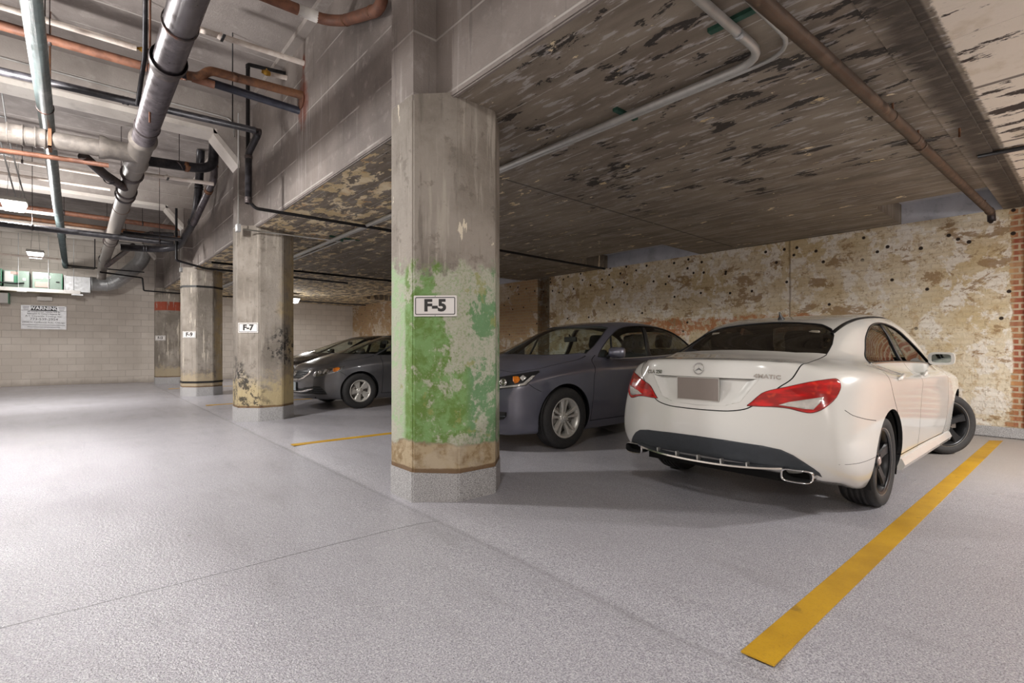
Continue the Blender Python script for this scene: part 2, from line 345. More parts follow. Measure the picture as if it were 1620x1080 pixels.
def m_pipe(name,c1,c2,rough=.45,metal=.3,seed=0,c3=None,sc=12):
    g=MT(name,rough,metal); n=g.noise(sc,vec=g.map(loc=(seed,seed,0)),detail=7,rough=.68); c=g.mix(g.step(n,.38,.62),srgb(*c1),srgb(*c2))
    if c3: c=g.mix(g.step(g.noise(4,vec=g.map(loc=(seed,3,2)),detail=8,rough=.7),.56,.66,0,.8),c,srgb(*c3))
    g.set(Base_Color=c,Roughness=g.step(n,.3,.7,rough-.1,rough+.12)); g.bump(n,.25 if c3 else .06,.004); return g.m
def emis(name,col,s):
    g=MT(name,.4,Base_Color=(1,1,1,1)); g.b.inputs['Emission Color'].default_value=col; g.b.inputs['Emission Strength'].default_value=s; return g.m
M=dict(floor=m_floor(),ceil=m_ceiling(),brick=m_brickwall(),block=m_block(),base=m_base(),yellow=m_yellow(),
 girder=m_conc('girder_concrete',(108,100,95),(134,125,119),(156,148,142),boards=('z',.46),seed=2,rust=[(6.33,4.05,.22),(6.29,4.55,.07)]),
 aisle=m_conc('aisle_slab_concrete',(122,114,110),(150,142,137),(170,162,157),boards=('y',.62),seed=5,streak=False),
 beam=m_conc('beam_concrete',(146,138,132),(170,162,156),(184,177,171),boards=('z',.28),seed=9,streak=False),
 blue=m_conc('bluish_concrete',(168,170,178),(196,197,204),(140,142,150),seed=4,streak=False),
 pier=m_conc('dark_concrete',(78,72,68),(96,90,84),(110,104,98),seed=7),
 haunch=m_conc('pale_painted_concrete',(200,192,184),(216,210,202),(186,178,170),seed=3,streak=False),
 black=simple('black_steel',0x1c1b1d,.45,.4,var=.3), darkband=simple('black_strap',0x141415,.5),
 rust=m_pipe('rusty_copper',(104,68,52),(128,86,66),.6,.1,1,(84,54,42)),
 rust2=m_pipe('brown_iron',(98,64,44),(124,84,56),.6,.2,2,(70,50,40)),
 cast=m_pipe('cast_iron',(78,72,74),(96,90,93),.36,.35,3,(116,108,109)),
 cast2=m_pipe('grey_cast_iron',(108,102,97),(126,119,112),.5,.15,4,(120,113,108)),
 hub=m_pipe('hub_iron',(52,47,48),(84,74,72),.5,.4,5,(112,74,58)),
 green=m_pipe('greenish_pipe',(66,78,78),(86,96,96),.38,.35,6,(134,136,136)),
 white=m_pipe('white_insulation',(206,192,182),(222,212,202),.6,0,7,(176,158,142),8),
 pblack=m_pipe('black_pipe',(36,35,38),(54,52,56),.4,.4,8,(70,64,64)),
 navy=m_pipe('dark_blue_pipe',(34,36,48),(48,50,62),.4,.3,9),
 brownp=m_pipe('brown_pipe',(72,58,48),(98,80,66),.5,.4,10,(122,102,84)),
 galv=m_pipe('galvanised_steel',(172,173,174),(186,187,187),.38,.6,11,None,14),
 conduit=m_pipe('steel_conduit',(180,179,175),(192,191,187),.4,.4,12,None,8),
 greenm=simple('green_strut',0x2f5648,.5,.3,var=.2), brass=simple('brass',0xb0883c,.35,.8),
 wpaint=simple('white_paint',0xdedad4,.55,var=.05), signw=simple('sign_white',0xe4e0dc,.4), signk=simple('sign_black',0x2c2a2a,.5),
 unit=simple('grey_green_enamel',0x7f9084,.4,.1,var=.06), unitg=simple('green_enamel',0x4f8a6c,.45), wood=simple('painted_board',0xb6ac90,.7,var=.12,scale=9), labelw=simple('white_label',0xc9c6c2,.5), labelr=simple('pinkish_label',0xbd9f95,.5), silver=simple('brushed_silver_sign',0xc9c9cb,.35,.2,var=.08,scale=14),
 lens=emis('lamp_lens',(1,.98,.95,1),9), housing=simple('lamp_housing',0x8f8b84,.5,.3), glasst=simple('clear_cap',0xd8d8d8,.2))
# ============================================================ the room
XF=2.08      # aisle-side face of the girder
XW=8.80      # brick wall
YB=20.60     # block wall
XL=-4.6; YN=-7.5; ZA=4.87
def zc(x): return 2.95-(x-XF)*.0149       # bay ceiling falls slightly towards the brick wall
# floor with the shallow gutter that runs along the columns
bm=bmesh.new(); xs=[XL-.2,-1,0.6,1.2,1.5,1.65,1.75,1.81,1.84,1.88,1.95,2.1,2.4,3.2,5,7,XW+.3]
zf={1.5:-.001,1.65:-.005,1.75:-.012,1.81:-.018,1.84:-.018,1.88:-.014,1.95:-.006,2.1:-.001}
ys=[YN-.2+i*(YB+.4-YN)/24 for i in range(25)]
g_=[[bm.verts.new((x,y,zf.get(x,0))) for y in ys] for x in xs]
for i in range(len(xs)-1):
    for j in range(len(ys)-1): bm.faces.new((g_[i][j],g_[i+1][j],g_[i+1][j+1],g_[i][j+1])).smooth=True
struct('floor',bm,M['floor'])
# bay ceiling slab with the two recessed pockets along the brick wall
PX=7.55
def slab(bm,x0,x1,y0,y1,t=.3):
    v=[bm.verts.new(p) for p in ((x0,y0,zc(x0)),(x1,y0,zc(x1)),(x1,y1,zc(x1)),(x0,y1,zc(x0)))]
    w_=[bm.verts.new(q.co+Vector((0,0,t))) for q in v]
    bm.faces.new(v[::-1]); bm.faces.new(w_)
    for i in range(4): bm.faces.new((v[i],v[(i+1)%4],w_[(i+1)%4],w_[i]))
bm=bmesh.new(); slab(bm,XF+.024,PX,YN,YB)
for a,b in ((YN,.70),(1.92,4.95),(7.12,9.9),(12.2,15.6),(17.2,YB)): slab(bm,PX,XW,a,b)
struct('ceiling',bm,M['ceil'])
bm=bmesh.new()
for a,b in ((.70,1.92),(4.95,7.12),(9.9,12.2),(15.6,17.2)): box(bm,PX,XW+.05,a,b,3.12,3.3)
struct('trim_1',bm,M['blue'])
bm=bmesh.new()     # raw concrete above the brick in the pockets
for a,b in ((.70,1.92),(4.95,7.12),(9.9,12.2),(15.6,17.2)): box(bm,XW-.012,XW+.1,a,b,2.85,3.2)
struct('trim_2',bm,M['blue'])
# brick wall, with the shallow chase
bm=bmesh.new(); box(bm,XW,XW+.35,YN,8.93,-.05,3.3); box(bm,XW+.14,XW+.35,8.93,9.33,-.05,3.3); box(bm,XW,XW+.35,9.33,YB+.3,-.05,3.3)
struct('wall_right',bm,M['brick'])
bm=bmesh.new(); box(bm,XW-.06,XW,YN,YB,0,.135); bmesh.ops.bevel(bm,geom=[e for e in bm.edges],offset=.015,segments=2,affect='EDGES')
struct('baseboard_right',bm,M['base'])
bm=bmesh.new(); box(bm,XL-.3,XW+.35,YB,YB+.3,-.05,5.2); struct('wall_back',bm,M['block'])
bm=bmesh.new(); box(bm,XL-.3,XL,YN,YB,-.05,5.2); struct('wall_left',bm,M['block'])
bm=bmesh.new(); box(bm,XL-.3,XW+.35,YN-.3,YN,-.05,5.2); struct('wall_front',bm,M['block'])
bm=bmesh.new(); box(bm,XL-.3,XF+.35,YN-.3,YB+.3,ZA,ZA+.3); struct('ceiling_aisle',bm,M['aisle'])
# girder upstand between the high aisle ceiling and the low bay ceiling
bm=bmesh.new(); box(bm,XF,XF+.026,YN,YB,2.943,ZA+.05); box(bm,XF+.025,XF+.34,YN,YB,3.0,ZA+.05)
e=[e for e in bm.edges if all(abs(v.co.z-2.943)<1e-4 for v in e.verts) and abs(e.verts[0].co.x-e.verts[1].co.x)<1e-4 and abs(e.verts[0].co.x-XF)<1e-4]
bmesh.ops.bevel(bm,geom=e,offset=.010,segments=2,affect='EDGES')
struct('wall_girder',bm,M['girder'])
COLY=[-1.83,3.50,8.82,14.14,19.46]; CX=2.29
bm=bmesh.new()
for y in COLY: box(bm,1.885,XF+.01,y-.17,y+.17,2.94,ZA)
struct('trim_3',bm,M['girder'])
# ledge strip where girder meets the aisle slab
bm=bmesh.new(); box(bm,XF-.10,XF+.01,YN,YB,ZA-.07,ZA); struct('trim_4',bm,M['beam'])
# cross beams over the aisle with pale lower edge and haunches at the columns
bm=bmesh.new(); bh=bmesh.new()
for y in COLY[1:]+[COLY[0]]:
    box(bm,XL,XF,y-.18,y+.18,4.36,ZA); box(bh,XL,1.60,y-.185,y+.185,4.30,4.37)
    # sloping haunch
    a=[(1.55,4.37),(1.55,4.28),(1.90,3.86),(1.90,3.98)]
    A=[bh.verts.new((p[0],y-.185,p[1])) for p in a]; B=[bh.verts.new((p[0],y+.185,p[1])) for p in a]
    for i in range(4): bh.faces.new((A[i],B[i],B[(i+1)%4],A[(i+1)%4]))
    bh.faces.new(A[::-1]); bh.faces.new(B)
    a=[(1.55,4.37),(1.90,3.98),(1.90,4.37)]
    A=[bm.verts.new((p[0],y-.178,p[1])) for p in a]; B=[bm.verts.new((p[0],y+.178,p[1])) for p in a]
    for i in range(3): bm.faces.new((A[i],B[i],B[(i+1)%3],A[(i+1)%3]))
    bm.faces.new(A[::-1]); bm.faces.new(B)
for b_ in (bm,bh): bmesh.ops.recalc_face_normals(b_,faces=b_.faces[:])
struct('trim_5',bm,M['beam']); struct('trim_6',bh,M['haunch'])
# shallow downstand line on the bay ceiling near the camera
bm=bmesh.new()
v=[(XF+.3,.70),(PX+1.2,.70),(PX+1.2,.88),(XF+.3,.88)]
A=[bm.verts.new((x,y,zc(x)-.018)) for x,y in v]; B=[bm.verts.new((x,y,zc(x)+.01)) for x,y in v]
for i in range(4): bm.faces.new((A[i],B[i],B[(i+1)%4],A[(i+1)%4]))
bm.faces.new(A); bm.faces.new(B[::-1]); bmesh.ops.recalc_face_normals(bm,faces=bm.faces[:])
struct('trim_7',bm,M['ceil'])
# brick pier in the right corner
bm=bmesh.new(); box(bm,XW-.09,XW+.02,-1.2,.62,0,3.15); struct('trim_8',bm,M['brick'])
# columns
def octo(w,ch=.2929):
    h=w/2; k=h*(1-2*ch)
    return [(-h,-k),(-k,-h),(k,-h),(h,-k),(h,k),(k,h),(-k,h),(-h,k)]
def octbm(w,z0,z1,bev=.012):
    bm=bmesh.new(); prism(bm,octo(w),z0,z1)
    e=[e for e in bm.edges if abs(e.verts[0].co.z-e.verts[1].co.z)>.1]
    if bev: bmesh.ops.bevel(bm,geom=e,offset=bev,segments=2,affect='EDGES')
    return bm
CL=[('grey octagonal concrete column nearest the camera behind the frame','plain',3,''),
 ('octagonal concrete column with peeling green paint and speckled grey foot','green',1,'F-5'),
 ('octagonal column with cream and black mould stains beside the small grey sedan','mould',2,'F-7'),
 ('grey octagonal column with two black straps around it','plain',4,'F-9'),
 ('far octagonal column with a rust red painted band near its top','redband',5,'F-13')]
SL=['','white plate reading F-5 on the green peeling column','white plate reading F-7 on the mould stained column','white plate reading F-9 on the column with black straps','small white plate reading F-13 on the far column with a red band']
for i,y in enumerate(COLY):
    lab,kind,seed,tx=CL[i]
    if i==0: continue
    t=thing('concrete_column',lab,'column',(CX,y,0))
    obj('shaft',octbm(.82,.19,2.98),m_column('column_'+kind+str(i),seed,kind),t)
    b=obj('foot',octbm(.832,-.02,.205,.01),M['base'],t); b['label']='speckled light grey coated foot'
    if i==3:
        for z in (.30,2.52): obj('strap',octbm(.834,z,z+.045,.004),M['darkband'],t)
    # sign on the diagonal face turned to the camera
    cxs,cys=(-.41+-.170)/2,(-.170-.41)/2; s=thing('column_sign',SL[i],'sign',(CX+cxs-.006,y+cys-.006,1.425),R(-45),'column number signs')
    Wd=.318 if len(tx)<4 else .335
    def rr(w,h,r,n=4):
        o=[]
        for cx_,cy_,a0 in ((w/2-r,h/2-r,0),(-w/2+r,h/2-r,90),(-w/2+r,-h/2+r,180),(w/2-r,-h/2+r,270)):
            for k in range(n+1): a=R(a0+90*k/n); o.append((cx_+r*math.cos(a),cy_+r*math.sin(a)))
        return o
    RX=Matrix.Rotation(R(90),4,'X')
    def fl(bm):   # stand a flat shape upright facing -y
        bmesh.ops.transform(bm,matrix=RX,verts=bm.verts[:]); return bm
    p=bmesh.new(); prism(p,rr(Wd,.152,.008),0,.004); obj('plate',fl(p),M['signw'],s)
    p=bmesh.new(); o1,o2=rr(Wd-.022,.128,.010),rr(Wd-.034,.116,.006)
    A=[p.verts.new((x,y_,.0048)) for x,y_ in o1]; B=[p.verts.new((x,y_,.0048)) for x,y_ in o2]
    A2=[p.verts.new((x,y_,.0035)) for x,y_ in o1]; B2=[p.verts.new((x,y_,.0035)) for x,y_ in o2]
    n=len(A)
    for k in range(n): q=(k+1)%n; p.faces.new((A[k],A[q],B[q],B[k])); p.faces.new((A2[k],A2[q],A[q],A[k])); p.faces.new((B2[q],B2[k],B[k],B[q]))
    obj('border',fl(p),M['signk'],s)
    tm=text_mesh(tx,.118 if len(tx)<4 else .100,.0052,.0006,sx=1.10 if len(tx)<4 else .95); xf(tm,RX@Matrix.Translation((0,0,.0048))); obj('lettering',tm,M['signk'],s)
    for zz in (.071,-.071):
        p=bmesh.new(); tube(p,[(0,-.003,zz),(0,-.006,zz)],.003,8); obj('screw',p,M['black'],s)
# yellow bay lines
def quad_slab(pts,z0,z1):
    bm=bmesh.new(); A=[bm.verts.new((x,y,z0)) for x,y in pts]; B=[bm.verts.new((x,y,z1)) for x,y in pts]
    for i in range(4): bm.faces.new((A[i],A[(i+1)%4],B[(i+1)%4],B[i]))
    bm.faces.new(B); bm.faces.new(A[::-1]); bmesh.ops.recalc_face_normals(bm,faces=bm.faces[:]); return bm
for pts,lab in (([(1.868,.891),(1.874,.775),(8.51,.86),(8.40,.97)],'wide yellow painted bay line beside the white car'),
 ([(1.9,6.20),(1.9,6.08),(8.4,6.08),(8.4,6.20)],'yellow bay line running behind the green column'),
 ([(1.93,11.52),(1.93,11.40),(8.4,11.40),(8.4,11.52)],'far yellow bay line between the second and third columns'),
 ([(1.93,16.8),(1.93,16.7),(8.4,16.7),(8.4,16.8)],'farthest yellow bay line beyond the column with black straps')):
    o=obj('parking_line',quad_slab(pts,-.004,.002),M['yellow']); tag(o,lab,'floor marking','yellow parking lines')
# ============================================================ lamps
LL=['','hanging ceiling lamp behind the camera','hanging square lamp over the aisle out of view','bright hanging box lamp over the aisle, nearer of the two in view','bright hanging box lamp nearest the grey block wall']
for k,(x,y) in enumerate(LAMPS+BAY_FILL):
    bay=k>=len(LAMPS); z=LAMP_H if not bay else 2.72; top=ZA if not bay else zc(x)
    P=(LAMP_P+BAY_FILL_P)[k]
    lab=(['bright box lamp hanging behind the camera']+['box lamp hanging over the aisle above the camera','box lamp hanging over the aisle just out of frame','bright hanging box lamp over the aisle, nearer and larger of the two seen','bright hanging box lamp closest to the grey block wall','added fill box lamp under the bay ceiling right of the camera','added fill box lamp under the bay ceiling, hidden at the far end behind the column'])[k]
    t=thing('ceiling_lamp',lab,'lamp',(x,y,z),0,'box ceiling lamps')
    bm=bmesh.new(); A=[bm.verts.new((a*.17,b*.17,.0)) for a,b in ((-1,-1),(1,-1),(1,1),(-1,1))]; B=[bm.verts.new((a*.125,b*.125,-.13)) for a,b in ((-1,-1),(1,-1),(1,1),(-1,1))]
    for i in range(4): bm.faces.new((A[i],B[i],B[(i+1)%4],A[(i+1)%4]))
    bm.faces.new(B); bmesh.ops.recalc_face_normals(bm,faces=bm.faces[:]); obj('diffuser',bm,M['lens'],t)
    obj('housing',bx(-.18,.18,-.18,.18,.0,.075,bevel=.012),M['housing'],t)
    if not bay:
        for sx in (-.09,.09):
            b=bmesh.new(); tube(b,[(sx,0,.07),(sx*.4,0,top-z)],.004,6); obj('hanger_rod',b,M['galv'],t)
    else:
        b=bmesh.new(); tube(b,[(0,0,.07),(0,0,top-z)],.02,10); obj('mount',b,M['galv'],t)
    area('lamp_light',(x,y,z-.14),.26,P*(.62 if not bay else .8))
    l=bpy.data.lights.new('lamp_glow','POINT'); l.energy=P*(.85 if not bay else .35); l.color=(1,.975,.955); l.shadow_soft_size=.13   # sideways and upward spill of the same lens
    o=bpy.data.objects.new('lamp_glow',l); o.location=(x,y,z-.30); COL.objects.link(o)
# ============================================================ car kit
def lerp_knots(kn,x):
    """smooth (monotone-ish cubic) interpolation of rows [(x,a,b..)]"""
    kn=sorted(kn); n=len(kn)
    if x<=kn[0][0]: return kn[0][1:]
    if x>=kn[-1][0]: return kn[-1][1:]
    i=max(k for k in range(n-1) if kn[k][0]<=x)
    x0,x1=kn[i][0],kn[i+1][0]; t=(x-x0)/(x1-x0); out=[]
    for c in range(1,len(kn[0])):
        def slope(k):
            if k<=0 or k>=n-1: return 0.0 if n<3 else ((kn[min(k+1,n-1)][c]-kn[max(k-1,0)][c])/(kn[min(k+1,n-1)][0]-kn[max(k-1,0)][0]))
            a=(kn[k][c]-kn[k-1][c])/(kn[k][0]-kn[k-1][0]); b=(kn[k+1][c]-kn[k][c])/(kn[k+1][0]-kn[k][0])
            return 0.0 if a*b<=0 else 2*a*b/(a+b)
        m0,m1=slope(i)*(x1-x0),slope(i+1)*(x1-x0); t2,t3=t*t,t*t*t
        out.append((2*t3-3*t2+1)*kn[i][c]+(t3-2*t2+t)*m0+(-2*t3+3*t2)*kn[i+1][c]+(t3-t2)*m1)
    return out
def subdiv(me,lv):
    o=bpy.data.objects.new('tmp',me); COL.objects.link(o)
    m=o.modifiers.new('s','SUBSURF'); m.levels=m.render_levels=lv; m.boundary_smooth='ALL'
    dg=bpy.context.evaluated_depsgraph_get(); r=bpy.data.meshes.new_from_object(o.evaluated_get(dg))
    bpy.data.objects.remove(o); return r
def car_cage(S):
    """deformed box cage: i along length (0 rear .. NI front), j across (half), k up. returns mesh + fitted limit surface"""
    xs=S['xs']; NI=len(xs)-1; NJ=5; NK=4; P={}
    top=S['top']; rows=S['rows']; bow=S.get('bow',[0]*(NI+1))
    fr=[0,.28,.54,.76,.91,1.0]
    for i,x in enumerate(xs):
        zc_,yr,zr,yb,zb,ys,zs=top[i]
        b=bow[i]
        P[i,0,4]=(x+b,0,zc_); P[i,1,4]=(x+b*.78,yr*.5,zc_-(zc_-zr)*.22); P[i,2,4]=(x,yr,zr)
        P[i,3,4]=(x,(yr+yb)/2+S.get('tumble',.012),(zr+zb)/2); P[i,4,4]=(x,yb,zb); P[i,5,4]=(x,ys,zs)
        for k in range(4):
            y,z=lerp_knots(rows[k],x); P[i,5,k]=(x+(S['rc'][k] if i==0 else S['fc'][k] if i==NI else 0),y,z)
        for j in range(5): # underside
            y,z=lerp_knots(rows[0],x); P[i,j,0]=(x,y*fr[j],z-.01)
    for i,cx,sg in ((0,S['rear'],-1),(NI,S['front'],1)):
        for k in range(NK+1):
            X5,Y5,Z5=P[i,5,k]
            for j in range(NJ):
                f=fr[j]; xx=cx[k]+(X5-cx[k])*(f**S.get('pf',3.2) if sg>0 else f**S.get('pr',3.2))
                if k==NK: P[i,j,k]=(xx,P[i,j,4][1],P[i,j,4][2])
                else:
                    dz=S.get('fdz' if sg>0 else 'rdz',[0]*5)[k]
                    P[i,j,k]=(xx,Y5*f,Z5+dz*(1-f*f))
    bm=bmesh.new(); V={}
    for (i,j,k),p in P.items():
        V[i,j,k]=bm.verts.new(p); V[i,-j,k]=V[i,j,k] if j==0 else bm.verts.new((p[0],-p[1],p[2]))
    cr=bm.edges.layers.float.new('crease_edge')
    js=list(range(-NJ,NJ+1))
    def F(*a):
        vs=[V[q] for q in a]
        if len(set(vs))==4 and not bm.faces.get(vs): bm.faces.new(vs)
    for i in range(NI):
        for a in range(len(js)-1):
            j,j2=js[a],js[a+1]; F((i,j,4),(i+1,j,4),(i+1,j2,4),(i,j2,4)); F((i,j,0),(i,j2,0),(i+1,j2,0),(i+1,j,0))
        for k in range(NK):
            for s in (-1,1): F((i,s*NJ,k),(i+1,s*NJ,k),(i+1,s*NJ,k+1),(i,s*NJ,k+1))
    for i in (0,NI):
        for a in range(len(js)-1):
            for k in range(NK): F((i,js[a],k),(i,js[a+1],k),(i,js[a+1],k+1),(i,js[a],k+1))
    bmesh.ops.recalc_face_normals(bm,faces=bm.faces[:])
    for (c,rng) in S.get('crease',[]):   # (weight, list of ((i,j,k),(i,j,k)))
        for a,b in rng:
            for s in (1,-1):
                va,vb=V[(a[0],s*a[1],a[2])],V[(b[0],s*b[1],b[2])]; e=bm.edges.get((va,vb))
                if e: e[cr]=c
    me=bpy.data.meshes.new('cage'); bm.to_mesh(me); bm.free()
    tgt=[v.co.copy() for v in me.vertices]; n=len(tgt)
    for it in range(2):    # pull the cage so the limit surface passes near the targets
        lim=subdiv(me,3)
        for q in range(n):
            me.vertices[q].co+= (tgt[q]-lim.vertices[q].co)*(.7)
        bpy.data.meshes.remove(lim)
    r=subdiv(me,3); bpy.data.meshes.remove(me)
    for p in r.polygons: p.use_smooth=True
    return r
class Surf:
    """ray casting and smooth normals on the body surface"""
    def __init__(s,me):
        s.vn=[v.normal.copy() for v in me.vertices]; s.co=[v.co.copy() for v in me.vertices]
        me.calc_loop_triangles(); s.tri=[tuple(t.vertices) for t in me.loop_triangles]
        s.b=BVHTree.FromPolygons(s.co,s.tri)
    def nrm(s,p,fi):
        a,b,c=s.tri[fi]; A,B,C=s.co[a],s.co[b],s.co[c]
        n=(B-A).cross(C-A); d=n.length_squared or 1e-12
        wa=max(0,(B-p).cross(C-p).dot(n)/d); wb=max(0,(C-p).cross(A-p).dot(n)/d); wc=max(0,1-wa-wb)
        return (s.vn[a]*wa+s.vn[b]*wb+s.vn[c]*wc).normalized()
    def cast(s,o,d):
        h=s.b.ray_cast(o,d)
        if h[0] is None: return None
        return h[0],s.nrm(h[0],h[2])
    def near(s,p):
        h=s.b.find_nearest(p); return h[0],s.nrm(h[0],h[2])
def smooth_poly(pts,n=5,closed=True,sharp=()):
    """Catmull-Rom through pts; indexes in sharp stay corners"""
    N=len(pts); out=[]
    rng=range(N if closed else N-1)
    for i in rng:
        p1,p2=pts[i],pts[(i+1)%N]; p0=pts[(i-1)%N] if (closed or i>0) else p1; p3=pts[(i+2)%N] if (closed or i+2<N) else p2
        m1=[(p2[c]-p0[c])/2 for c in (0,1)]; m2=[(p3[c]-p1[c])/2 for c in (0,1)]
        if i in sharp: m1=[p2[c]-p1[c] for c in (0,1)]
        if (i+1)%N in sharp: m2=[p2[c]-p1[c] for c in (0,1)]
        L=math.dist(p1,p2)
        for q in (m1,m2):
            l=math.hypot(*q)
            if l>L: q[0]*=L/l; q[1]*=L/l
        for k in range(n):
            t=k/n; t2,t3=t*t,t*t*t
            out.append(tuple((2*t3-3*t2+1)*p1[c]+(t3-2*t2+t)*m1[c]+(-2*t3+3*t2)*p2[c]+(t3-t2)*m2[c] for c in (0,1)))
    if not closed: out.append(tuple(pts[-1]))
    return out
# projections: each returns f(u,v)->(origin,dir) in car space
def side_ray(s): return lambda u,v:(Vector((u,s*3,v)),Vector((0,-s,0)))
top_ray=lambda u,v:(Vector((u,v,5)),Vector((0,0,-1)))
rear_ray=lambda u,v:(Vector((-6,u,v)),Vector((1,0,0)))
front_ray=lambda u,v:(Vector((6,u,v)),Vector((-1,0,0)))
def cam_ray(root_inv):
    """the line of sight of a photo pixel, in car space; the hit is then fixed on the bodywork"""
    yaw=R(YAW); fw=Vector((math.sin(yaw),math.cos(yaw),0)); rt=Vector((math.cos(yaw),-math.sin(yaw),0)); o=root_inv@Vector((0,0,CH)); r3=root_inv.to_3x3()
    return lambda u,v:(o,(r3@(fw*810+rt*(u-810)+Vector((0,0,1))*(550-v))).normalized())
def patch(surf,poly,ray,off=.003,thick=.012,res=.03,mirror=False,scale2d=1.0,mi=0,bm=None,tries=True):
    """flat outline -> curved panel lying on the body. scale2d = metres per outline unit"""
    own=bm is None
    g=bmesh.new(); vs=[g.verts.new((x,y,0)) for x,y in poly]
    for t in tessellate_polygon([[Vector((x,y,0)) for x,y in poly]]):
        try: g.faces.new([vs[i] for i in t])
        except ValueError: pass
    st=res/scale2d
    for ax in (0,1):
        lo=min(p[ax] for p in poly); hi=max(p[ax] for p in poly); q=lo+st
        while q<hi-st*.3:
            no=[0,0,0]; no[ax]=1; co=[0,0,0]; co[ax]=q
            bmesh.ops.bisect_plane(g,geom=g.verts[:]+g.edges[:]+g.faces[:],plane_co=co,plane_no=no,dist=st*.02); q+=st
    hits={}
    last=None
    for v in g.verts:
        o,d=ray(v.co.x,v.co.y); h=surf.cast(o,d)
        if h is None:   # grazes past the body: take the nearest point of the surface to the line
            best=None
            for q in range(60):
                p=o+d*(1.0+q*.16) ; nn=surf.near(p); dd=(nn[0]-p).length
                if best is None or dd<best[0]: best=(dd,nn)
            h=best[1]
        hits[v]=h
    dirs={v:ray(v.co.x,v.co.y)[1] for v in g.verts}
    offs={v:(off(v.co.x,v.co.y) if callable(off) else off) for v in hits}
    for v,(p,n) in hits.items(): v.co=p+n*offs[v]
    nr={v:n for v,(p,n) in hits.items()}
    # outward facing
    for f in g.faces:
        f.normal_update()
        if f.normal.dot(sum((nr[v] for v in f.verts),Vector()))<0: f.normal_flip()
        f.smooth=True; f.material_index=mi
    be=[e for e in g.edges if e.is_boundary]
    inner={}
    for e in be:
        for v in e.verts:
            if v not in inner: inner[v]=g.verts.new(v.co-nr[v]*thick)
    for e in be:
        a,b=e.verts
        f=e.link_faces[0]; lo=[l.vert for l in f.loops]; i=lo.index(a)
        if lo[(i+1)%len(lo)]==b: q=(b,a,inner[a],inner[b])
        else: q=(a,b,inner[b],inner[a])
        nf=g.faces.new(q); nf.material_index=mi; nf.smooth=False
    if mirror:
        geo=bmesh.ops.duplicate(g,geom=g.verts[:]+g.edges[:]+g.faces[:])['geom']
        mv=[x for x in geo if isinstance(x,bmesh.types.BMVert)]; mf=[x for x in geo if isinstance(x,bmesh.types.BMFace)]
        for v in mv: v.co.y*=-1
        bmesh.ops.reverse_faces(g,faces=mf)
    return g
def mirrored(me):
    m=me.copy(); 
    for v in m.vertices: v.co.y*=-1
    m.flip_normals(); return m
def strip(surf,pts,ray,r=.003,off=-.0005,n=6,closed=False,step=.025,scale2d=1.0,bm=None):
    """thin round bead laid along an outline on the body (panel gaps, trims)"""
    P=[]; L=list(pts)+([pts[0]] if closed else [])
    for a,b in zip(L[:-1],L[1:]):
        k=max(1,int(math.dist(a,b)*scale2d/step))
        for q in range(k): P.append((a[0]+(b[0]-a[0])*q/k,a[1]+(b[1]-a[1])*q/k))
    P.append(L[-1]); Q=[]
    for u,v in P:
        h=surf.cast(*ray(u,v))
        if h and (not Q or (h[0]-Q[-1]).length<.35): Q.append(h[0]+h[1]*off)
    own=bm or bmesh.new()
    if len(Q)>1: tube(own,Q,r,n)
    return own
def shell_cut(me,cutters,thick=.028):
    me.materials.clear(); me.materials.append(M['black']); me.materials.append(M['wpaint'])
    o=bpy.data.objects.new('tmp',me); COL.objects.link(o)
    s=o.modifiers.new('t','SOLIDIFY'); s.thickness=thick; s.offset=-1; s.material_offset=1; s.use_even_offset=False
    cm=bpy.data.meshes.new('cut'); cutters.to_mesh(cm); cutters.free(); c=bpy.data.objects.new('cut',cm); COL.objects.link(c)
    for q in (M['black'],M['wpaint']): cm.materials.append(q)
    b=o.modifiers.new('b','BOOLEAN'); b.object=c; b.solver='EXACT'; b.operation='DIFFERENCE'; b.use_self=True
    dg=bpy.context.evaluated_depsgraph_get(); r=bpy.data.meshes.new_from_object(o.evaluated_get(dg))
    bpy.data.objects.remove(o); bpy.data.objects.remove(c); return r
def keep_normals(me,surf):
    N=[None]*len(me.loops)
    for p in me.polygons:
        out=p.material_index==0
        for li in p.loop_indices:
            if out:
                co=me.vertices[me.loops[li].vertex_index].co; h=surf.b.find_nearest(co)
                n=surf.nrm(h[0],h[2]); N[li]=n if n.dot(p.normal)>.3 else p.normal.copy()
            else: N[li]=p.normal.copy()
        p.use_smooth=True
    me.normals_split_custom_set(N)
def cutprism(bm,poly,f,mi=1):
    """prism through 3D: f(u,v,t) t=0/1"""
    A=[bm.verts.new(f(u,v,0)) for u,v in poly]; B=[bm.verts.new(f(u,v,1)) for u,v in poly]; n=len(poly); fs=[]
    for i in range(n): fs.append(bm.faces.new((A[i],A[(i+1)%n],B[(i+1)%n],B[i])))
    fs.append(bm.faces.new(A[::-1])); fs.append(bm.faces.new(B))
    for q in fs: q.material_index=mi
    bmesh.ops.recalc_face_normals(bm,faces=fs)
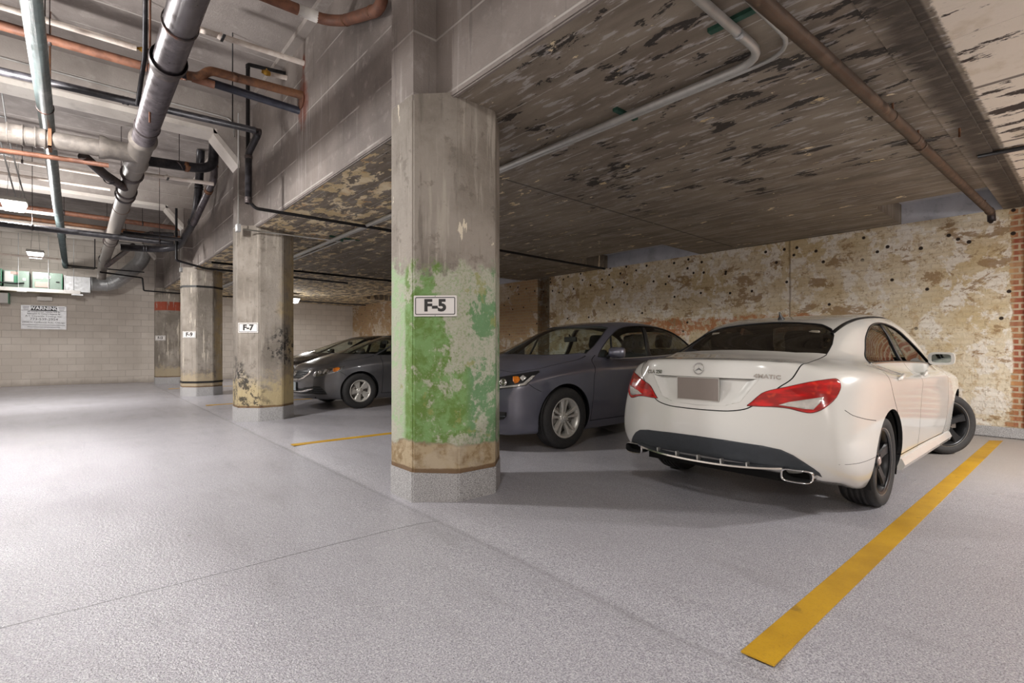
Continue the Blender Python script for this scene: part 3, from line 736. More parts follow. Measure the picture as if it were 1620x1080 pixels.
# ---- materials for cars
def m_paint(name,col,metal=.0,rough=.28,coat=1,flake=0,dust=.0):
    g=MT(name,rough,metal); c=srgb(*col); d=g.noise(2.5,detail=7,rough=.65)
    base=g.mix(g.step(d,.45,.7,0,dust),c,srgb(150,142,130)); g.set(Base_Color=base,Roughness=g.step(d,.4,.7,rough,rough+dust*.8))
    g.b.inputs['Coat Weight'].default_value=coat; g.b.inputs['Coat Roughness'].default_value=.05; g.b.inputs['Coat IOR'].default_value=1.5
    return g.m
def m_glass(name,tint,rough=.02,spec=1.0):
    m=bpy.data.materials.new(name); m.use_nodes=True; t=m.node_tree; t.nodes.clear()
    o=t.nodes.new('ShaderNodeOutputMaterial'); mx=t.nodes.new('ShaderNodeMixShader'); tr=t.nodes.new('ShaderNodeBsdfTransparent'); gl=t.nodes.new('ShaderNodeBsdfGlossy'); fr=t.nodes.new('ShaderNodeFresnel')
    tr.inputs[0].default_value=tint; gl.inputs['Roughness'].default_value=rough; gl.inputs[0].default_value=(spec,spec,spec,1); gm=t.nodes.new('ShaderNodeNewGeometry'); mr=t.nodes.new('ShaderNodeMapRange'); t.links.new(gm.outputs['Backfacing'],mr.inputs[0]); mr.inputs[3].default_value=1.5; mr.inputs[4].default_value=1/1.5; t.links.new(mr.outputs[0],fr.inputs[0])
    t.links.new(fr.outputs[0],mx.inputs[0]); t.links.new(tr.outputs[0],mx.inputs[1]); t.links.new(gl.outputs[0],mx.inputs[2]); t.links.new(mx.outputs[0],o.inputs[0]); return m
def m_lampred():
    g=MT('tail_lamp_red',.12); X,Y,Z=g.xyz(); v=g.noise(1,vec=g.map((3,5,16)),detail=3); s_=g.noise(60,detail=2)
    c=g.mix(g.step(v,.4,.6),srgb(150,8,10),srgb(214,14,16)); c=g.mix(g.mul(g.step(g.noise(9,detail=2),.60,.68),.7),c,srgb(240,70,40)); g.set(Base_Color=c); g.b.inputs['Coat Weight'].default_value=1; return g.m
CM=dict(rubber=simple('tyre_rubber',0x2b2a2a,.75,var=.18,scale=50,bump=.3),trimk=simple('black_plastic',0x1a1b1d,.45),trimd=simple('dark_grey_plastic',0x33373c,.55,var=.08),
 well=simple('wheel_well_lining',0x0c0c0d,.9),gap=simple('panel_gap',0x080808,.8),chrome=simple('chrome',0xd8d8d8,.12,1.0),satin=simple('satin_silver',0xc2c1bd,.32,.85),
 alloy=simple('silver_alloy',0xd0cdc6,.34,.45,var=.04),alloyk=simple('black_alloy',0x2a2b2d,.35,.5),lip=simple('machined_lip',0x8f8f8c,.25,.9),disc=simple('brake_disc',0x8d8984,.35,.9),hubcap=simple('pale_hub_cap',0xb9aaa6,.35,.5),
 red=m_lampred(),clear=simple('clear_lamp',0xd2cfca,.15,.35,var=.12,scale=24),amber=simple('amber_lamp',0xd87a20,.25,var=.2,scale=40),reflector=simple('lamp_reflector',0xa9abad,.18,.9,var=.2,scale=26),
 glassd=m_glass('privacy_glass',(.16,.16,.15,1)),glassm=m_glass('tinted_glass',(.42,.43,.40,1)),glass=m_glass('clear_glass',(.74,.79,.75,1)),lensg=m_glass('lamp_cover_glass',(.93,.93,.93,1)),
 plate=simple('grey_plate',0x877d76,.5),seat=simple('dark_upholstery',0x2a2c2e,.8,var=.15),seatl=simple('cream_upholstery',0x8f887a,.8,var=.1),dash=simple('dashboard',0x1b1c1e,.7),mirror=simple('mirror_glass',0x9fa8a4,.03,1.0),liner=simple('headlining',0x6a665f,.9))
# ---- wheels
def tyre_bm(Ro,W,Ri):
    bm=bmesh.new(); h=W/2
    prof=[(Ri-.004,-h*.80),(Ri+.012,-h*.92),(Ri+(Ro-Ri)*.45,-h*1.0),(Ri+(Ro-Ri)*.8,-h*.96),(Ro-.010,-h*.84),(Ro-.003,-h*.74)]
    for c in (-.45,-.15,.15,.45): prof+=[(Ro,h*c-.007),(Ro-.009,h*c-.005),(Ro-.009,h*c+.005),(Ro,h*c+.007)]
    prof+=[(Ro-.003,h*.74),(Ro-.010,h*.84),(Ri+(Ro-Ri)*.8,h*.96),(Ri+(Ro-Ri)*.45,h*1.0),(Ri+.012,h*.92),(Ri-.004,h*.80)]
    lathe(bm,prof,64,axis='y'); bmesh.ops.recalc_face_normals(bm,faces=bm.faces[:]); return bm
def wheel(parent,kind,loc,side,Ro,W,Ri,steer=0,phase=0):
    """side=+1: outer face towards +y. part: wheel (the rim) > tyre, brake_disc, hub_cap, wheel_lip"""
    h=W/2; bm=bmesh.new(); s=1
    lathe(bm,[(Ri-.004,-h*.85),(Ri-.02,-h*.7),(Ri-.045,-h*.2),(Ri-.035,h*.45),(Ri-.012,h*.78),(Ri+.002,h*.86),(Ri-.006,h*.90),(Ri-.018,h*.80)],64,axis='y')
    yo=h*.66   # spoke face plane
    def spoke(outl,y0,y1,dish=.03):
        """outl: list of (r, half width) from hub out, may be lopsided (a,b)"""
        for a in range(5):
            an=phase+2*PI*a/5; ca,sa=math.cos(an),math.sin(an); prev=None
            for (r,wa,wb) in outl:
                t=(r-.05)/(Ri-.05); yy=y0+(y1-y0)*t; rg=[]
                for (w_,d) in ((wa,-.012),(wa*.75 if wa<0 else wa,0),(wb*.75 if wb>0 else wb,0),(wb,-.012),(wb,-.045),(wa,-.045)):
                    x=r*ca-w_*sa; z=r*sa+w_*ca; rg.append(bm.verts.new((x,yy+d,z)))
                if prev:
                    for q in range(6):
                        f=bm.faces.new((prev[q],prev[(q+1)%6],rg[(q+1)%6],rg[q])); f.smooth=False
                else: bm.faces.new(rg)
                prev=rg
            bm.faces.new(prev[::-1])
    if kind=='five':      # broad dark five spoke
        spoke([(.03,-.030,.030),(.08,-.034,.034),(.14,-.034,.034),(.19,-.042,.042),(Ri-.012,-.066,.066)],yo-.01,yo+.012)
    elif kind=='split':   # five pairs
        spoke([(.04,-.030,-.006),(.09,-.034,-.010),(.14,-.046,-.014),(Ri-.008,-.074,-.022)],yo-.012,yo+.01)
        spoke([(.04,.006,.030),(.09,.010,.034),(.14,.014,.046),(Ri-.008,.022,.074)],yo-.012,yo+.01)
    elif kind=='swirl':   # full face wheel cover with five leaning blades
        spoke([(.03,-.025,.028),(.07,-.028,.042),(.12,-.030,.075),(.165,-.034,.092),(Ri-.006,-.046,.098)],yo-.01,yo+.004)
    lathe(bm,[(.0,yo-.002),(.052,yo-.003),(.066,yo-.018),(.070,yo-.05),(.04,yo-.07)],24,axis='y')
    for a in range(5):
        an=phase+PI/5+2*PI*a/5; c=Vector((.048*math.cos(an),0,.048*math.sin(an)))
        tube(bm,[c+Vector((0,yo-.03,0)),c+Vector((0,yo+.004,0))],.009,6)
    bmesh.ops.recalc_face_normals(bm,faces=bm.faces[:])
    mt=CM['alloyk'] if kind=='five' else CM['alloy']
    w_=obj('wheel',bm,mt,parent); w_.data.polygons.foreach_set('use_smooth',[p.use_smooth for p in w_.data.polygons])
    w_.location=loc; w_.rotation_euler=(0,0,(0 if side>0 else PI)+steer)
    obj('tyre',tyre_bm(Ro,W,Ri),CM['rubber'],w_)
    b=bmesh.new(); lathe(b,[(.06,-.01),(.148,-.01),(.148,.012),(.06,.012)],40,axis='y'); box(b,-.15,-.08,-.03,.03,-.05,.06); bmesh.ops.recalc_face_normals(b,faces=b.faces[:]); obj('brake_disc',b,CM['disc'],w_)
    b=bmesh.new(); lathe(b,[(.0,yo+.010),(.022,yo+.009),(.031,yo+.004),(.033,yo-.006)],24,axis='y'); obj('hub_cap',b,CM['hubcap'] if kind=='five' else CM['alloy'],w_)
    if kind=='five':
        b=bmesh.new(); lathe(b,[(Ri-.014,h*.80),(Ri-.001,h*.87),(Ri+.005,h*.90),(Ri+.007,h*.87)],64,axis='y'); obj('wheel_lip',b,CM['lip'],w_)
    return w_
def arch_cutter(bm,x,z,r,s,n=40,flat=0):
    pts=[(x+r*math.cos(2*PI*k/n),z+r*math.sin(2*PI*k/n)) for k in range(n)]
    cutprism(bm,pts,lambda u,v,t:(u,s*(.52+.6*t),v))
def arch_liner(parent,x,z,r,s,yin,yout):
    bm=bmesh.new(); n=24; prev=None
    for k in range(n+1):
        a=R(-25)+R(230)*k/n; p=[bm.verts.new((x+rr*math.cos(a),s*y,z+rr*math.sin(a))) for rr,y in ((r,yout),(r+.004,yin),(r*.2,yin))]
        if prev:
            for q in range(2): bm.faces.new((prev[q],prev[q+1],p[q+1],p[q]))
        prev=p
    return obj('wheel_arch_lining',bm,CM['well'],parent)
def seat_bm(front=True,w=.50):
    bm=bmesh.new()
    def slab_(pts,wd,th):   # rounded cushion along a spine in xz
        n=len(pts); prev=None
        for i,(x,z,t) in enumerate(pts):
            rg=[]
            for k in range(16):
                a=2*PI*k/16; c,s_=math.cos(a),math.sin(a); cy=math.copysign(abs(c)**.45,c)*wd/2*(1-.12*(i in (0,n-1))); ct=math.copysign(abs(s_)**.6,s_)*t/2
                j=min(i+1,n-1); i0=max(i-1,0); dx,dz=pts[j][0]-pts[i0][0],pts[j][1]-pts[i0][1]; L=math.hypot(dx,dz) or 1
                rg.append(bm.verts.new((x-dz/L*ct,cy,z+dx/L*ct)))
            if prev: ring_join(bm,prev,rg)
            else: bm.faces.new(rg[::-1])
            prev=rg
        bm.faces.new(prev)
    slab_([(.28,.36,.10),(.24,.37,.15),(0,.34,.15),(-.22,.32,.14)],w,.1)
    slab_([(-.20,.36,.10),(-.24,.45,.14),(-.30,.70,.12),(-.37,.90,.08)],w*.94,.1)
    slab_([(-.36,.93,.05),(-.37,.98,.10),(-.40,1.10,.09),(-.41,1.13,.04)],.27,.1)
    tube(bm,[(-.365,.86,0) if 0 else (-.36,-.05,.86),(-.37,-.05,.98)],.006,6); tube(bm,[(-.36,.05,.86),(-.37,.05,.98)],.006,6)
    bmesh.ops.recalc_face_normals(bm,faces=bm.faces[:]); return bm
# ============================================================ the white car
CLA=dict(xs=[-.80,-.71,-.58,-.36,-.05,.30,.70,1.15,1.55,1.95,2.25,2.55,2.9,3.15,3.27],
 top=[(1.03,.40,1.025,.55,1.005,.655,.962),(1.045,.42,1.04,.59,1.015,.725,.965),(1.065,.46,1.055,.63,1.025,.785,.965),(1.105,.50,1.09,.68,1.03,.84,.958),
  (1.225,.53,1.205,.72,1.03,.868,.935),(1.345,.555,1.32,.762,.975,.875,.90),(1.405,.565,1.375,.775,.945,.877,.885),(1.432,.57,1.395,.78,.935,.878,.875),
  (1.415,.575,1.375,.785,.93,.88,.87),(1.24,.64,1.20,.79,.93,.88,.865),(1.0,.62,.985,.79,.93,.875,.86),(.965,.50,.955,.72,.925,.86,.85),(.915,.48,.905,.70,.88,.84,.81),(.85,.44,.84,.62,.815,.74,.76),(.79,.40,.785,.54,.765,.66,.73)],
 bow=[-.18,-.16,-.14,-.13,-.08,-.05,0,0,.04,.10,.13,.07,.06,.09,.10],
 rows=[[(-.80,.70,.30),(-.6,.79,.26),(-.3,.81,.18),(1.2,.82,.17),(2.7,.82,.17),(3.1,.75,.19),(3.27,.64,.2)],
  [(-.80,.775,.40),(-.68,.83,.38),(-.4,.870,.34),(0,.87,.33),(1.2,.862,.32),(2.4,.87,.32),(2.9,.865,.31),(3.12,.79,.30),(3.27,.69,.30)],
  [(-.80,.785,.58),(-.68,.84,.58),(-.4,.880,.57),(0,.888,.57),(1.2,.876,.56),(2.4,.888,.56),(2.9,.872,.54),(3.12,.80,.52),(3.27,.70,.50)],
  [(-.80,.735,.81),(-.68,.80,.81),(-.4,.868,.80),(0,.886,.78),(1.2,.880,.76),(2.3,.885,.76),(2.9,.86,.73),(3.12,.77,.66),(3.27,.68,.64)]],
 rear=[-.97,-1.035,-1.06,-1.035,-1.0],rc=[.02,0,0,0],front=[3.48,3.54,3.56,3.53,3.40],fc=[0,0,0,0],pr=2.5,pf=2.5,
 crease=[(.45,[((0,j,4),(0,j+1,4)) for j in range(4)])])
def ribbon(pts,w_):
    """closed outline of a line with width"""
    L=[];Rr=[]; n=len(pts)
    for i,p in enumerate(pts):
        a=pts[max(i-1,0)]; b=pts[min(i+1,n-1)]; dx,dy=b[0]-a[0],b[1]-a[1]; l=math.hypot(dx,dy) or 1; nx,ny=-dy/l*w_/2,dx/l*w_/2
        L.append((p[0]+nx,p[1]+ny)); Rr.append((p[0]-nx,p[1]-ny))
    return L+Rr[::-1]
def islands(me):
    """split a mesh into its connected pieces, keeping custom normals"""
    n=len(me.vertices); par=list(range(n))
    def f(a):
        while par[a]!=a: par[a]=par[par[a]]; a=par[a]
        return a
    for e in me.edges:
        a,b=f(e.vertices[0]),f(e.vertices[1])
        if a!=b: par[a]=b
    G={}
    for p in me.polygons: G.setdefault(f(p.vertices[0]),[]).append(p.index)
    out=[]
    for ids in G.values():
        vm={}; co=[]; faces=[]; mi=[]; nl=[]
        for pi in ids:
            p=me.polygons[pi]; fc=[]
            for li in p.loop_indices:
                vi=me.loops[li].vertex_index
                if vi not in vm: vm[vi]=len(co); co.append(me.vertices[vi].co.copy())
                fc.append(vm[vi])
            faces.append(fc); mi.append(p.material_index)
        m=bpy.data.meshes.new('piece'); m.from_pydata(co,[],faces); m.polygons.foreach_set('material_index',mi); m.update(); out.append(m)
    return out
def build_shell(root,surf,base,paint,holes,slots,arches,seeds,thick=.026):
    """holes: (poly, proj) windows; slots: (poly, proj) shut lines; seeds: {name:[points]} for the pieces set free"""
    c=bmesh.new()
    for poly,f in holes: cutprism(c,poly,f)
    for poly,f in slots: cutprism(c,poly,f)
    for x,z,r,s in arches: arch_cutter(c,x,z,r,s)
    me=shell_cut(base,c,thick)
    ps=sorted(islands(me),key=lambda m:-len(m.polygons)); made={}; done=set()
    bodyparts=[]
    for m in ps:
        if len(m.polygons)<12: continue
        b=BVHTree.FromPolygons([v.co for v in m.vertices],[tuple(p.vertices) for p in m.polygons]); m['s']=0
        hit=None
        for nm,pt in seeds:
            q=surf.near(Vector(pt))[0]; d=b.find_nearest(q)[3]
            if d is not None and d<.012: hit=nm; break
        if hit and hit!='body':
            keep_normals(m,surf); o=obj(hit,m,[paint,CM['trimk']],root); made.setdefault(hit,[]).append(o)
        else: bodyparts.append(m)
    # whatever is left is the body: pillars, roof, wings, sills, bumpers
    co=[];fa=[];mi=[]
    for m in bodyparts:
        k=len(co); co+=[v.co.copy() for v in m.vertices]; fa+=[[k+v for v in p.vertices] for p in m.polygons]; mi+=[p.material_index for p in m.polygons]
    m=bpy.data.meshes.new('body'); m.from_pydata(co,[],fa); m.polygons.foreach_set('material_index',mi); m.update()
    keep_normals(m,surf); made['body']=obj('body',m,[paint,CM['trimk']],root)
    return made
SIDE=lambda s:(lambda u,v,t:(u,s*(.36+.8*t),v))
TOPP=lambda z0:(lambda u,v,t:(u,v,z0+(1.7-z0)*t))
REARP=lambda x1,x0=-1.5:(lambda u,v,t:(x0+(x1-x0)*t,u,v))
def sym(half):
    """outline of the y>=0 half (x,y) from front/rear centre round to the other centre -> full closed outline"""
    return half+[(x,-y) for x,y in half[::-1] if abs(y)>1e-6]
def symy(half):
    return half+[(-y,z) for y,z in half[::-1] if abs(y)>1e-6]
def cabin(root,x0,x1,yw,zf,front_x,rear_x,dx,seatm,zs=0.0,steer=True,flip=1):
    """floor tub, seats, dashboard, steering wheel"""
    b=bmesh.new(); box(b,x0,x1,-yw,yw,zf,zf+.03); box(b,x0,x0+.03,-yw,yw,zf,.86); box(b,x1-.03,x1,-yw,yw,zf,.80)
    for s in (-1,1): box(b,x0,x1,s*yw-.01,s*yw+.01,zf,.80)
    obj('cabin_floor',b,CM['well'],root)
    for s in (-1,1):
        o=obj('front_seat',seat_bm(),seatm,root,(front_x,s*.37,zf+.02+zs),smooth=True)
    o=obj('rear_seat',seat_bm(w=.62),seatm,root,(rear_x,.31,zf+.03+zs),smooth=True); o=obj('rear_seat',seat_bm(w=.62),seatm,root,(rear_x,-.31,zf+.03+zs),smooth=True)
    b=bmesh.new(); prof=[(dx-.30,.62),(dx-.34,.80),(dx-.22,.875),(dx+.10,.90),(dx+.42,.86),(dx+.42,.60)]
    A=[b.verts.new((x,-yw,z)) for x,z in prof]; B=[b.verts.new((x,yw,z)) for x,z in prof]
    for i in range(len(prof)): b.faces.new((A[i],A[(i+1)%len(prof)],B[(i+1)%len(prof)],B[i]))
    b.faces.new(A[::-1]); b.faces.new(B); bmesh.ops.recalc_face_normals(b,faces=b.faces[:]); obj('dashboard',b,CM['dash'],root)
    b=bmesh.new(); pts=[(dx-.45+.09*math.sin(a)*.5,.37+.185*math.cos(a),.87+.16*math.sin(a)) for a in [2*PI*k/24 for k in range(25)]]
    tube(b,pts,.014,8,caps=False); tube(b,[(dx-.45,.37,.87),(dx-.28,.37,.82)],.035,8); tube(b,[(dx-.45,.20,.87),(dx-.45,.54,.87)],.014,6); obj('steering_wheel',b,CM['dash'],root)
    b=bx(dx-.42,dx-.38,-.11,.11,1.20,1.27,bevel=.012); tube(b,[(dx-.40,0,1.26),(dx-.37,0,1.30)],.01,6); obj('interior_mirror',b,CM['trimk'],root)
def undertray(root,x0,x1,yw,z,name='undertray'):
    obj(name,bx(x0,x1,-yw,yw,z,z+.06),CM['well'],root)
def door_mirror(root,s,x,y,z,paint,k=1.0,lens=True):
    b=bmesh.new(); n=16; prev=None
    # streamlined housing: sections along x (front thin, rear open face)
    for t in (0,.15,.4,.75,1.0):
        xx=x+.075*k-.15*k*t; a=(.02+.098*math.sin(min(1,t*1.25)*PI/2))*k; c=(.012+.060*math.sin(min(1,t*1.25)*PI/2))*k; rg=[]
        for q in range(n):
            an=2*PI*q/n; rg.append(b.verts.new((xx,s*(y+.115*k)+s*a*math.copysign(abs(math.cos(an))**.5,math.cos(an)),z+.065*k+c*math.copysign(abs(math.sin(an))**.5,math.sin(an)))))
        if prev: ring_join(b,prev,rg)
        else: b.faces.new(rg[::-1])
        prev=rg
    b.faces.new(prev); bmesh.ops.recalc_face_normals(b,faces=b.faces[:])
    h=obj('door_mirror',b,paint,root)
    b=bmesh.new(); tube(b,[(x+.0,s*(y-.045),z-.01),(x+.0,s*(y+.04),z+.025)],.022,10); obj('mirror_arm',b,CM['trimk'],h)
    if lens:
        b=bmesh.new(); rg=[b.verts.new((x-.078*k,s*(y+.115*k)+s*.085*k*math.copysign(abs(math.cos(2*PI*q/20))**.45,math.cos(2*PI*q/20)),z+.065*k+.048*k*math.copysign(abs(math.sin(2*PI*q/20))**.45,math.sin(2*PI*q/20)))) for q in range(20)]
        r2=[b.verts.new(v.co+Vector((.006,0,0))) for v in rg]; ring_join(b,rg,r2); b.faces.new(rg); b.faces.new(r2[::-1]); bmesh.ops.recalc_face_normals(b,faces=b.faces[:]); obj('mirror_glass',b,CM['mirror'],h)
    return h
def door_handle(root,surf,s,x,z,mat,L=.20):
    b=bmesh.new(); pts=[]
    for t in range(9):
        u=-L/2+L*t/8; h=surf.cast(*side_ray(s)(x+u,z+.012*(t/8-.5))); 
        if h: pts.append(h[0]+h[1]*(.004+.022*math.sin(PI*t/8)**.6))
    for q in range(1,len(pts)): pass
    tube(b,pts,[.006]+[.0125]*(len(pts)-2)+[.006],10); bmesh.ops.scale(b,vec=(1,1,1.25),space=Matrix.Translation((0,0,-z)),verts=b.verts[:])
    return obj('door_handle',b,mat,root)
def place_flat(me,surf,ray,u,v,off,right,rise=None):
    """put a flat mesh (drawn in xy, facing +z) on the body at outline point (u,v); right = text direction"""
    p,n=surf.cast(*ray(u,v)); r=Vector(right); r=(r-n*r.dot(n)).normalized(); up=n.cross(r)
    M_=Matrix((r,up,n)).transposed().to_4x4(); M_.translation=p+n*off; me.transform(M_); return me
CLA['rdz']=[.055,.03,0,0,0]
def build_cla():
    t=thing('sedan_car','cream white four door sedan seen from behind, parked nose to the brick wall','car',(3.26+1.06*math.cos(R(1)),1.87+1.06*math.sin(R(1)),0),R(1))
    inv=(Matrix.Translation(t.location)@Matrix.Rotation(R(1),4,'Z')).inverted()
    base=car_cage(CLA); S=Surf(base); cray=cam_ray(inv)
    z3=lambda L:[(970+a/3.375,480+b/3.375) for a,b in L]
    zt=lambda L:[(1180+a/10.125,590+b/10.125) for a,b in L]
    paint=m_paint('cream_white_paint',(220,219,214),0,.22,1,dust=.0)
    glassR=sym([(-.505,0),(-.495,.2),(-.44,.42),(-.335,.585),(-.15,.565),(-.01,.535),(.09,.49),(.165,.40),(.225,.2),(.25,0)])
    ws=sym([(2.37,0),(2.34,.3),(2.24,.54),(2.06,.70),(1.92,.665),(1.62,.545),(1.67,.3),(1.69,0)])
    dlo=smooth_poly([(.035,1.01),(.10,1.055),(.20,1.11),(.33,1.20),(.55,1.285),(.79,1.325),(1.06,1.328),(1.36,1.275),(1.63,1.165),(1.87,1.045),(2.0,.965),(1.70,.985),(1.2,1.0),(.6,1.01)],3,sharp=(0,10))
    doorA=[(2.02,.975),(2.10,.86),(2.12,.62),(2.06,.42),(1.98,.30)]
    doorB=[(1.02,1.02),(1.01,.86),(.96,.60),(.93,.30)]
    rearcurve=[(.06,1.03),(-.01,.95),(.0,.84),(.10,.72),(.22,.58),(.27,.44),(.26,.30)]
    sill=[(2.02,.305),(1.2,.315),(.24,.325)]
    holes=[(dlo,SIDE(1)),(dlo,SIDE(-1)),(glassR,TOPP(.93)),(ws,TOPP(.90))]
    slots=[]
    for s in (1,-1):
        f=lambda u,v,tt,s=s:(u,s*(.70+.4*tt),v)
        for L in (doorA,doorB,rearcurve): slots.append((ribbon(smooth_poly(L,4,False),.007),f))
        slots.append((ribbon(sill,.007),f))
    lidU=smooth_poly([(.585,1.20),(.585,1.04),(.560,.93),(.50,.87),(.44,.81),(.375,.755),(.32,.722),(.22,.702),(.1,.697),(0,.696)],4,False)
    lidfull=lidU+[(-y,z) for y,z in lidU[::-1][1:]]
    slots.append((ribbon(lidfull,.007),REARP(-.34)))
    hoodl=smooth_poly([(2.22,.66),(2.5,.70),(2.9,.66),(3.25,.50)],4,False)
    hl=hoodl+[(3.36,.25),(3.38,0),(3.36,-.25)]+[(x,-y) for x,y in hoodl[::-1]]
    slots.append((ribbon(hl,.007),TOPP(.70)))
    ar=[(0,.33,.362,1),(0,.33,.362,-1),(2.699,.33,.362,1),(2.699,.33,.362,-1)]
    seeds=[]
    for s in (1,-1): seeds+=[('front_door',(1.5,s*1.0,.6)),('rear_door',(.6,s*1.0,.6))]
    seeds+=[('trunk_lid',(-1.3,0,.85)),('trunk_lid',(-.7,0,1.3)),('hood',(2.8,0,1.2))]
    rec=symy([(0,.722),(.2,.735),(.29,.765),(.335,.83),(.395,.918),(0,.918)])
    holes.append((rec,REARP(-.90,-1.3)))
    P=build_shell(t,S,base,paint,holes,slots,ar,seeds)
    def roff(y,z):
        sm=lambda q:(lambda t:t*t*(3-2*t))(max(0,min(1,q)))
        wl=.29+max(0,(z-.765))*.66
        return -.030*sm((z-.722)/.13)*sm((wl-abs(y))/.07)
    o=obj('plate_recess',patch(S,rec,rear_ray,roff,.006,.012),paint,P['trunk_lid'][0] if 'trunk_lid' in P else t)
    # windows
    obj('rear_window',patch(S,glassR,top_ray,-.007,.004,.025),CM['glassd'],t); obj('windscreen',patch(S,ws,top_ray,-.007,.004,.025),CM['glassm'],t)
    b=bmesh.new()
    for L in (glassR,):
        strip(S,L,top_ray,.006,-.005,closed=True,bm=b)
    obj('rear_window_seal',b,CM['trimk'],t)
    for s in (1,-1):
        fr=[p for p in dlo if p[0]>1.03]; i0=[k for k,p in enumerate(dlo) if p[0]>1.03]
        f_=dlo; k0,k1=i0[0],i0[-1]; front=dlo[k0:k1+1]; rear=dlo[:k0]+dlo[k1+1:]
        obj('side_window',patch(S,front,side_ray(s),-.008,.004,.025),CM['glassm'],t)
        obj('side_window',patch(S,[p for p in rear if p[0]<1.0],side_ray(s),-.008,.004,.025),CM['glassm'],t)
        obj('window_pillar',patch(S,[(.985,1.0),(1.035,1.0),(1.0,1.16),(.95,1.325),(.88,1.325),(.945,1.16)],side_ray(s),-.003,.02,.04),CM['trimk'],t)
        b=strip(S,dlo,side_ray(s),.0065,0.0,closed=True); obj('window_trim',b,CM['satin'] if 0 else CM['trimk'],t)
        b=strip(S,[(p[0],p[1]-.006) for p in dlo[10*3:]]+[(dlo[0][0],dlo[0][1]-.006)],side_ray(s),.006,.003); obj('chrome_strip',b,CM['chrome'],t)
        strip_roof=[(.02,.515*s),(.35,.535*s),(.7,.545*s),(1.2,.55*s),(1.6,.545*s)]
        g=patch(S,[(x,y-.014*s) for x,y in strip_roof]+[(x,y+.014*s) for x,y in strip_roof[::-1]],top_ray,.001,.004,.05); obj('roof_strip',g,CM['trimk'],t)
        # swage line along the flank
        # mirror, handles
        door_mirror(t,s,1.93,.775,.965,paint,.84)
        for hx,hz in ((.30,.895),(1.26,.885)): door_handle(t,S,s,hx,hz,paint)
        # sill blade
        b=bmesh.new(); prev=None
        for k in range(13):
            x=.36+1.92*k/12; y=.86; rg=[b.verts.new((x,s*yy,zz)) for yy,zz in ((.80,.20),(.875,.21),(.892,.245),(.872,.29),(.80,.29))]
            if prev:
                for q in range(5): b.faces.new((prev[q],prev[(q+1)%5],rg[(q+1)%5],rg[q]))
            else: b.faces.new(rg)
            prev=rg
        b.faces.new(prev[::-1]); bmesh.ops.recalc_face_normals(b,faces=b.faces[:]); obj('side_skirt',b,paint,t,smooth=True)
        # bumper seam
        obj('bumper_seam',strip(S,smooth_poly([(-.72,.735),(-.66,.70),(-.52,.668),(-.36,.645)],3,False),side_ray(s),.0025,-.001),CM['gap'],t)
        obj('bumper_seam',strip(S,smooth_poly([(-.78,.405),(-.6,.40),(-.42,.405),(-.36,.408)],3,False),side_ray(s),.002,-.001),CM['gap'],t)
    # tail lamps traced once and mirrored
    tail=smooth_poly(zt([(20,520),(110,450),(250,330),(400,275),(650,225),(1000,150),(1300,105),(1440,92),(1490,130),(1512,200),(1500,270),(1440,390),(1330,500),(1200,590),(1080,630),(980,632),(850,605),(700,565),(500,540),(250,530)]),2,sharp=(0,))
    clear=zt([(520,512),(680,465),(1240,385),(1180,480),(1075,585),(930,575),(760,545)])
    for s in (-1,1):
        g=patch(S,tail,cray,.005,.02,.018,scale2d=.0042); cl=patch(S,clear,cray,.0085,.01,.02,scale2d=.0042)
        edge=strip(S,tail,cray,.0035,.002,closed=True,scale2d=.0042)
        for q in (g,cl,edge):
            if s>0:
                for v in q.verts: v.co.y*=-1
                bmesh.ops.reverse_faces(q,faces=q.faces[:])
        tl=obj('tail_lamp',g,CM['red'],t); obj('reversing_lamp',cl,CM['clear'],tl); obj('lamp_seal',edge,simple('dark_red_seal',0x5a1210,.4),tl)
    # number plate, emblem and lettering
    p,n=S.cast(*rear_ray(0,.835)); pl=obj('number_plate',bx(-.0,.012,-.153,.153,-.077,.077,bevel=.003),CM['plate'],t,(p.x-.004,0,.836))
    b=bmesh.new(); o1=[(-.156,-.080),(.156,-.080),(.156,.080),(-.156,.080)]; o2=[(-.151,-.075),(.151,-.075),(.151,.075),(-.151,.075)]
    for xx in (0,):
        A=[b.verts.new((-.004,y,z)) for y,z in o1]; B=[b.verts.new((-.004,y,z)) for y,z in o2]; C=[b.verts.new((.010,y,z)) for y,z in o1]; D=[b.verts.new((.010,y,z)) for y,z in o2]
        for q in range(4): r=(q+1)%4; b.faces.new((A[q],A[r],B[r],B[q])); b.faces.new((A[q],C[q],C[r],A[r])); b.faces.new((B[q],B[r],D[r],D[q]))
    bmesh.ops.recalc_face_normals(b,faces=b.faces[:]); obj('plate_frame',b,CM['satin'],pl)
    b=bmesh.new(); ring=[(.0375*math.cos(a),.0375*math.sin(a),.004) for a in [2*PI*k/40 for k in range(41)]]; tube(b,ring,.0032,8,caps=False)
    for k in range(3):
        a=R(90+120*k); d=(math.cos(a),math.sin(a)); nx,ny=-d[1],d[0]
        A=[b.verts.new(q) for q in ((nx*.006,ny*.006,.003),(-nx*.006,-ny*.006,.003),(d[0]*.036,d[1]*.036,.003),(0,0,.009))]
        b.faces.new((A[0],A[3],A[2])); b.faces.new((A[1],A[2],A[3])); b.faces.new((A[0],A[2],A[1]))
    m=bpy.data.meshes.new('e'); b.to_mesh(m); b.free(); place_flat(m,S,rear_ray,0,.975,.004,(0,-1,0)); obj('emblem',m,CM['chrome'],t)
    m=text_mesh('CLA 250',.036,.001,.0015,sx=1.2); place_flat(m,S,rear_ray,.375,.940,.003,(0,-1,0)); obj('model_lettering',m,CM['chrome'],t)
